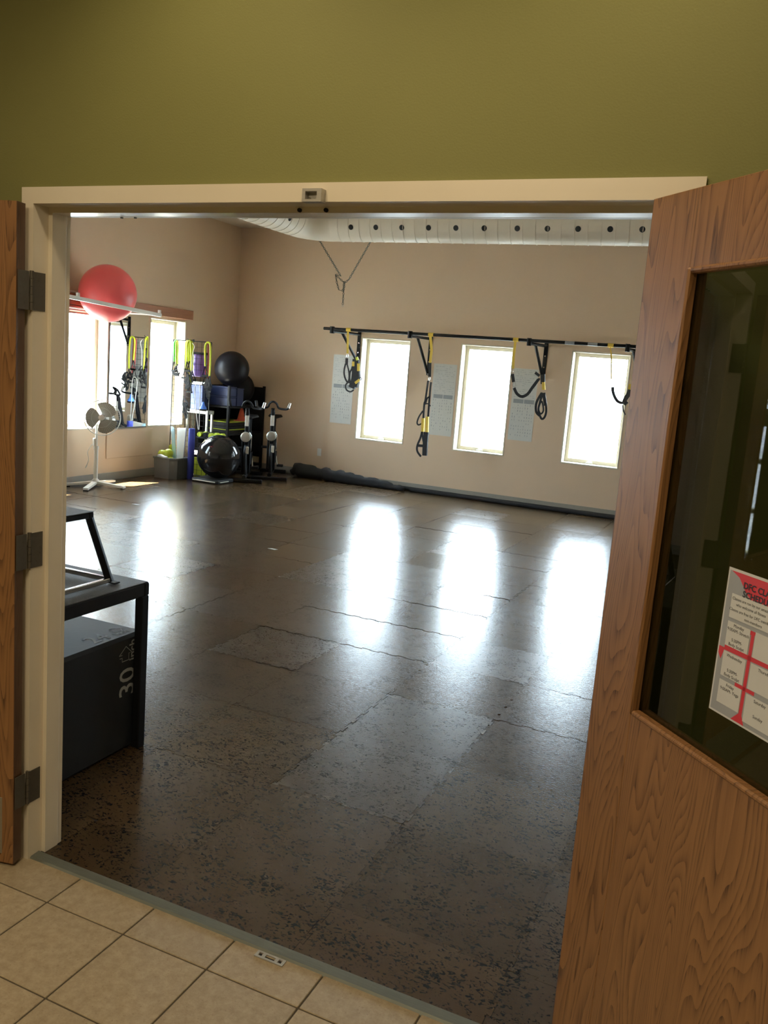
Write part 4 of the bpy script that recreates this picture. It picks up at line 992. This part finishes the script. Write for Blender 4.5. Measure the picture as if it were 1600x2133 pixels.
for k, (y0, y1, z0, z1, lab) in enumerate(((8.54, 8.74, 1.001, 1.14, 'dark blue box at the front bottom of the stack on the rack'), (8.54, 8.74, 1.141, 1.28, 'dark blue box on top of the stack at the front of the rack'), (8.76, 8.93, 1.001, 1.26, 'tall dark blue box in the middle of the rack shelf'), )):
    bx = thing('blue_box', (-5.25, (y0 + y1) / 2, z0), lab, 'box', group='blue boxes on the corner rack')
    MB().bbox((-5.45, y0, z0), (-5.12, y1, z1 - .02), .006).build('box_body', M['blue'], bx)
    MB().bbox((-5.455, y0 - .004, z1 - .02), (-5.115, y1 + .004, z1), .004).build('box_lid', M['blue'], bx)
for k in range(3):
    ap_ = thing('step_platform', (-5.3, 8.9, .601 + k * .07), ['bottom', 'middle', 'top'][k] + ' black step platform with lime rim stacked on the middle rack shelf', 'step', group='stacked step platforms')
    z0 = .601 + k * .056
    MB().bbox((-5.50, 8.56, z0), (-5.12, 9.18, z0 + .045), .008).build('step_body', M['blackrub'], ap_)
    if k != 1: MB().bbox((-5.505, 8.555, z0 + .045), (-5.115, 9.185, z0 + .0555), .004).build('lime_rim', M['limeplastic'], ap_)
    else: MB().bbox((-5.495, 8.565, z0 + .045), (-5.125, 9.175, z0 + .0555), .004).build('rubber_top', M['blackrub'], ap_)
cn = thing('traffic_cone', (-5.19, 9.05, .77), 'orange red marker cone standing on the step platforms', 'cone')
pc = V(-5.20, 9.02, .769)
MB().bbox(pc + V(-.085, -.085, 0), pc + V(.085, .085, .012), .004).build('cone_base', M['orange'], cn)
MB().lathe([(.07, .012), (.06, .03), (.012, .225), (.008, .228)], pc, 24).build('cone_body', M['orange'], cn)
for k, (x, y) in enumerate(((-5.28, 8.7), (-5.28, 9.0))):
    o = thing('medicine_ball', (x, y, .10), ['front black medicine ball on the lowest rack shelf', 'rear black medicine ball on the lowest rack shelf'][k], 'ball', group='medicine balls on the rack')
    MB().ball((x, y, .1005 + .13), .13, 24, 16).build('ball_skin', M['mattball'], o)

MB().bbox((RX0 - .012, RY0, .2), (RX0 - .019, RY1, 1.28), .002).build('shade_sheet', M['black'], sr)  # black sheet added to darken the wall seen through the rack
# ------------------------------------------------------------------ exercise bikes
def make_bike(label, loc, rz):
    r = thing('exercise_bike', (0, 0, 0), label, 'exercise bike', group='exercise bikes in the corner'); K = lambda mb, n_, m: mb.build(n_, M[m], r, False)
    K(MB().bbox((-.46, -.20, 0), (-.40, .20, .05), .01), 'base_foot', 'black'); K(MB().bbox((.42, -.26, 0), (.48, .26, .05), .01), 'base_foot', 'black')
    K(MB().tube([(-.43, 0, .05), (.45, 0, .07)], .03, 8), 'base_beam', 'black')
    K(MB().tube([(.10, 0, .08), (.30, 0, .62), (.36, 0, .98)], .032, 8), 'front_post', 'black')
    K(MB().tube([(.02, 0, .10), (-.20, 0, .66)], .034, 8), 'seat_tube', 'black')
    K(MB().tube([(.30, 0, .58), (-.12, 0, .42)], .03, 8), 'top_beam', 'black')
    Rx = Matrix.Rotation(PI / 2, 4, 'X')
    fw = MB().lathe([(.05, -.02), (.19, -.018), (.215, -.022), (.215, .022), (.19, .018), (.05, .02)], n=32); fw.v = [tuple(Matrix.Translation((.26, 0, .30)) @ Rx @ Vector(p)) for p in fw.v]; K(fw, 'flywheel', 'blackrub')
    hb = MB().lathe([(.005, .034), (.02, .036), (.03, .030), (.045, .034), (.068, .030), (.07, .02), (.07, -.02)], n=28)
    hb.v = [tuple(Matrix.Translation((.44, .0, .635)) @ Matrix.Rotation(PI / 2, 4, 'Y') @ Vector(p)) for p in hb.v]; K(hb, 'front_disc', 'steel')
    K(MB().tube([(.30, 0, .62), (.44, 0, .635)], .02, 8), 'disc_bracket', 'black')
    K(MB().tube([(.36, .075, .44), (.42, .075, .66), (.43, .045, .70)], .008, 6), 'side_rod', 'chrome')
    K(MB().tube([(.26, .05, .12), (.30, .05, .60)], .014, 6).tube([(.26, -.05, .12), (.30, -.05, .60)], .014, 6), 'fork', 'black')
    K(MB().bbox((.372, -.026, .78), (.382, .026, .93), .003), 'white_decal', 'white')
    K(MB().bbox((.440, .010, .40), (.446, .050, .50), .003), 'white_decal', 'white')
    K(MB().tube(smooth_curve([(.36, 0, .98), (.37, 0, 1.03)], 2), .028, 8), 'handlebar_stem', 'black')
    hbp = smooth_curve([(.46, -.24, 1.12), (.50, -.22, 1.05), (.42, -.17, 1.03), (.37, -.08, 1.04), (.40, -.05, 1.10), (.44, 0, 1.13), (.40, .05, 1.10), (.37, .08, 1.04), (.42, .17, 1.03), (.50, .22, 1.05), (.46, .24, 1.12)], 4)
    K(MB().tube(hbp, .015, 8), 'handlebar', 'black')
    for s_ in (-1, 1): K(MB().tube([(.505, .222 * s_, 1.05), (.47, .24 * s_, 1.125)], .02, 8), 'grip', 'chrome' if s_ > 0 else 'blackrub')
    K(MB().tube([(-.20, 0, .60), (-.25, 0, .84)], .022, 8), 'seat_post', 'black')
    sd_ = MB(); vs = []
    for i, (x, w2, zt_) in enumerate(((.02, .02, .88), (-.06, .035, .885), (-.14, .06, .89), (-.22, .105, .90), (-.28, .11, .905), (-.32, .07, .90))):
        vs += [(x - .06, -w2, zt_ - .03), (x - .06, w2, zt_ - .03), (x - .06, w2 * .8, zt_), (x - .06, -w2 * .8, zt_)]
    fs = [(0, 1, 2, 3), (20, 23, 22, 21)]
    for i in range(5): fs += [(i * 4 + j, i * 4 + (j + 1) % 4, i * 4 + 4 + (j + 1) % 4, i * 4 + 4 + j) for j in range(4)]
    K(sd_.add(vs, fs, True), 'saddle', 'blackrub')
    for s_ in (-1, 1):
        K(MB().tube([(.0, .06 * s_, .30), (.10 * s_, .085 * s_, .18 if s_ > 0 else .42)], .013, 6), 'crank_arm', 'steel')
        cx_ = (.10 * s_, .13 * s_, .18 if s_ > 0 else .42); K(MB().bbox((cx_[0] - .05, cx_[1] - .045, cx_[2] - .015), (cx_[0] + .05, cx_[1] + .045, cx_[2] + .015), .005), 'pedal', 'blackrub')
    K(MB().bbox((-.10, .045, .22), (.30, .065, .38), .02), 'belt_guard', 'black')
    r.location = loc; r.rotation_euler = (0, 0, rz); return r
bk = make_bike('black upright exercise bike with a round silver disc, nearest the shiny ball', (-4.70, 8.47, 0), math.radians(-62))
k2 = copy_tree(bk); k2['label'] = 'black exercise bike half hidden behind the other bike, next to the back wall'; k2.location = (-4.60, 8.98, 0); k2.rotation_euler = (0, 0, math.radians(-62))

# paper scraps on the gym floor
for k, (u, v, lab) in enumerate(((568, 1144, 'tiny white paper scrap in the middle of the rubber floor'), (283, 1051, 'tiny white paper scrap on the floor near the fan'))):
    p = AZ(u, v, 0); o = MB().poly([p + V(-.05, -.008, .002), p + V(.03, -.018, .0015), p + V(.05, .012, .003), p + V(-.02, .02, .0015)], (0, 0, 1), .001).build('paper_scrap', M['paper']); tag(o, lab, 'scrap', 'paper scraps')

# ------------------------------------------------------------------ plyo platforms and foam box beside the door
pl = thing('plyo_platform', (-.6, .52, 0), 'large black steel jump platform with grip top just inside the left jamb', 'platform')
px0, px1, py0, py1, pz = -1.0, -.245, .165, .882, .752
MB().bbox((px0 + .004, py0 + .004, pz - .004), (px1 - .004, py1 - .004, pz), .002).build('grip_top', M['cardgrip'], pl)
for a, c_ in (((px0, py0, pz - .06), (px1, py0 + .03, pz - .004)), ((px0, py1 - .03, pz - .06), (px1, py1, pz - .004)), ((px0, py0 + .03, pz - .06), (px0 + .03, py1 - .03, pz - .004)), ((px1 - .03, py0 + .03, pz - .06), (px1, py1 - .03, pz - .004))):
    MB().bbox(a, c_, .004).build('apron', M['black'], pl)
for x in (px0, px1 - .04):
    for y in (py0, py1 - .045): MB().bbox((x, y, 0), (x + .04, y + .045, pz - .061), .004).build('leg', M['black'], pl)
# small platform standing on the large one
up = thing('plyo_platform', (-.6, .5, pz), 'small black jump platform with sloping legs standing on the larger platform', 'platform')
bx0, bx1, by0, by1 = -.86, -.335, .27, .762; tz = 1.062; tx0, tx1, ty0, ty1 = -.80, -.385, .33, .690
MB().bbox((tx0, ty0, tz - .004), (tx1, ty1, tz), .002).build('grip_top', M['cardgrip'], up)
for a, c_ in (((tx0, ty0, tz - .026), (tx1, ty0 + .025, tz - .0045)), ((tx0, ty1 - .025, tz - .026), (tx1, ty1, tz - .0045)), ((tx0, ty0 + .025, tz - .026), (tx0 + .025, ty1 - .025, tz - .0045)), ((tx1 - .025, ty0 + .025, tz - .026), (tx1, ty1 - .025, tz - .0045))):
    MB().bbox(a, c_, .003).build('top_rail', M['black'], up)
for (x, y, xt, yt) in ((bx0, by0, tx0, ty0), (bx0, by1, tx0, ty1), (bx1, by0, tx1, ty0), (bx1, by1, tx1, ty1)):
    sx_ = .0125 * (1 if x == bx0 else -1); sy_ = .0125 * (1 if y == by0 else -1)
    lg = MB().tube([(x + sx_, y + sy_, pz + .008), (xt + sx_, yt + sy_, tz - .027)], .0165, 4).build('leg', M['black'], up)
    MB().bbox((x - .018, y - .018, pz + .001), (x + .022 if x == bx0 else x + .018, y + .018, pz + .007), .002).build('foot_pad', M['black'], up)
for a, c_ in (((bx0 + .02, by0, pz + .0072), (bx1 - .02, by0 + .022, pz + .026)), ((bx0 + .02, by1 - .022, pz + .0072), (bx1 - .02, by1, pz + .026)), ((bx0, by0 + .022, pz + .0072), (bx0 + .022, by1 - .022, pz + .026)), ((bx1 - .022, by0 + .022, pz + .0072), (bx1, by1 - .022, pz + .026))):
    MB().bbox(a, c_, .003).build('base_rail', M['chrome'], up)
# foam box
fb = thing('foam_jump_box', (-.6, .66, 0), 'soft black foam jump box marked 24 inch and 30 inch under the platform', 'box')
fx, fy0, fy1, fz = -.2875, .395, .908, .520
MB().bbox((-.95, fy0, 0), (fx, fy1, fz), .014).build('foam_body', M['foam'], fb)
def lab_top(s, size, x, y): text(s, size, frame_mat((x, y, fz + .0006), (0, 1, 0), (-1, 0, 0)), M['greyprint'], fb, ext=.0002, bold=.0008)
lab_top('24', .112, -.325, .640); lab_top('inch', .050, -.322, .775)
def lab_side(s, size, y, z): text(s, size, frame_mat((fx + .0006, y, z), (0, 0, 1), (0, -1, 0)), M['greyprint'], fb, ext=.0002, bold=.0008)
# face normal +x: reading direction up (+z), letter tops towards -y
lab_side('30', .135, .850, .243); lab_side('inch', .058, .853, .402)
def arrow(o, ex, ey, s):    # outline arrow with a stepped tail
    P_ = [(0, .0), (-.5, .45), (-.25, .45), (-.25, .75), (.05, .75), (.05, .95), (.38, .95)]
    ex, ey, o = Vector(ex), Vector(ey), Vector(o)
    pts = [o + ex * (a * s) + ey * (-b_ * s) for a, b_ in [(.3, .45), (.55, .45), (0, 0), (-.5, .45), (-.25, .45), (-.25, .85), (.3, .85), (.3, .62), (.5, .62)]]
    MB().strap(pts, .003, .0004, ex.cross(ey)).build('arrow_print', M['greyprint'], fb)
arrow((-.375, .858, fz + .0006), (-1, 0, 0), (0, 1, 0), .062)
arrow((fx + .0006, .792, .475), (0, -1, 0), (0, 0, 1), .075)
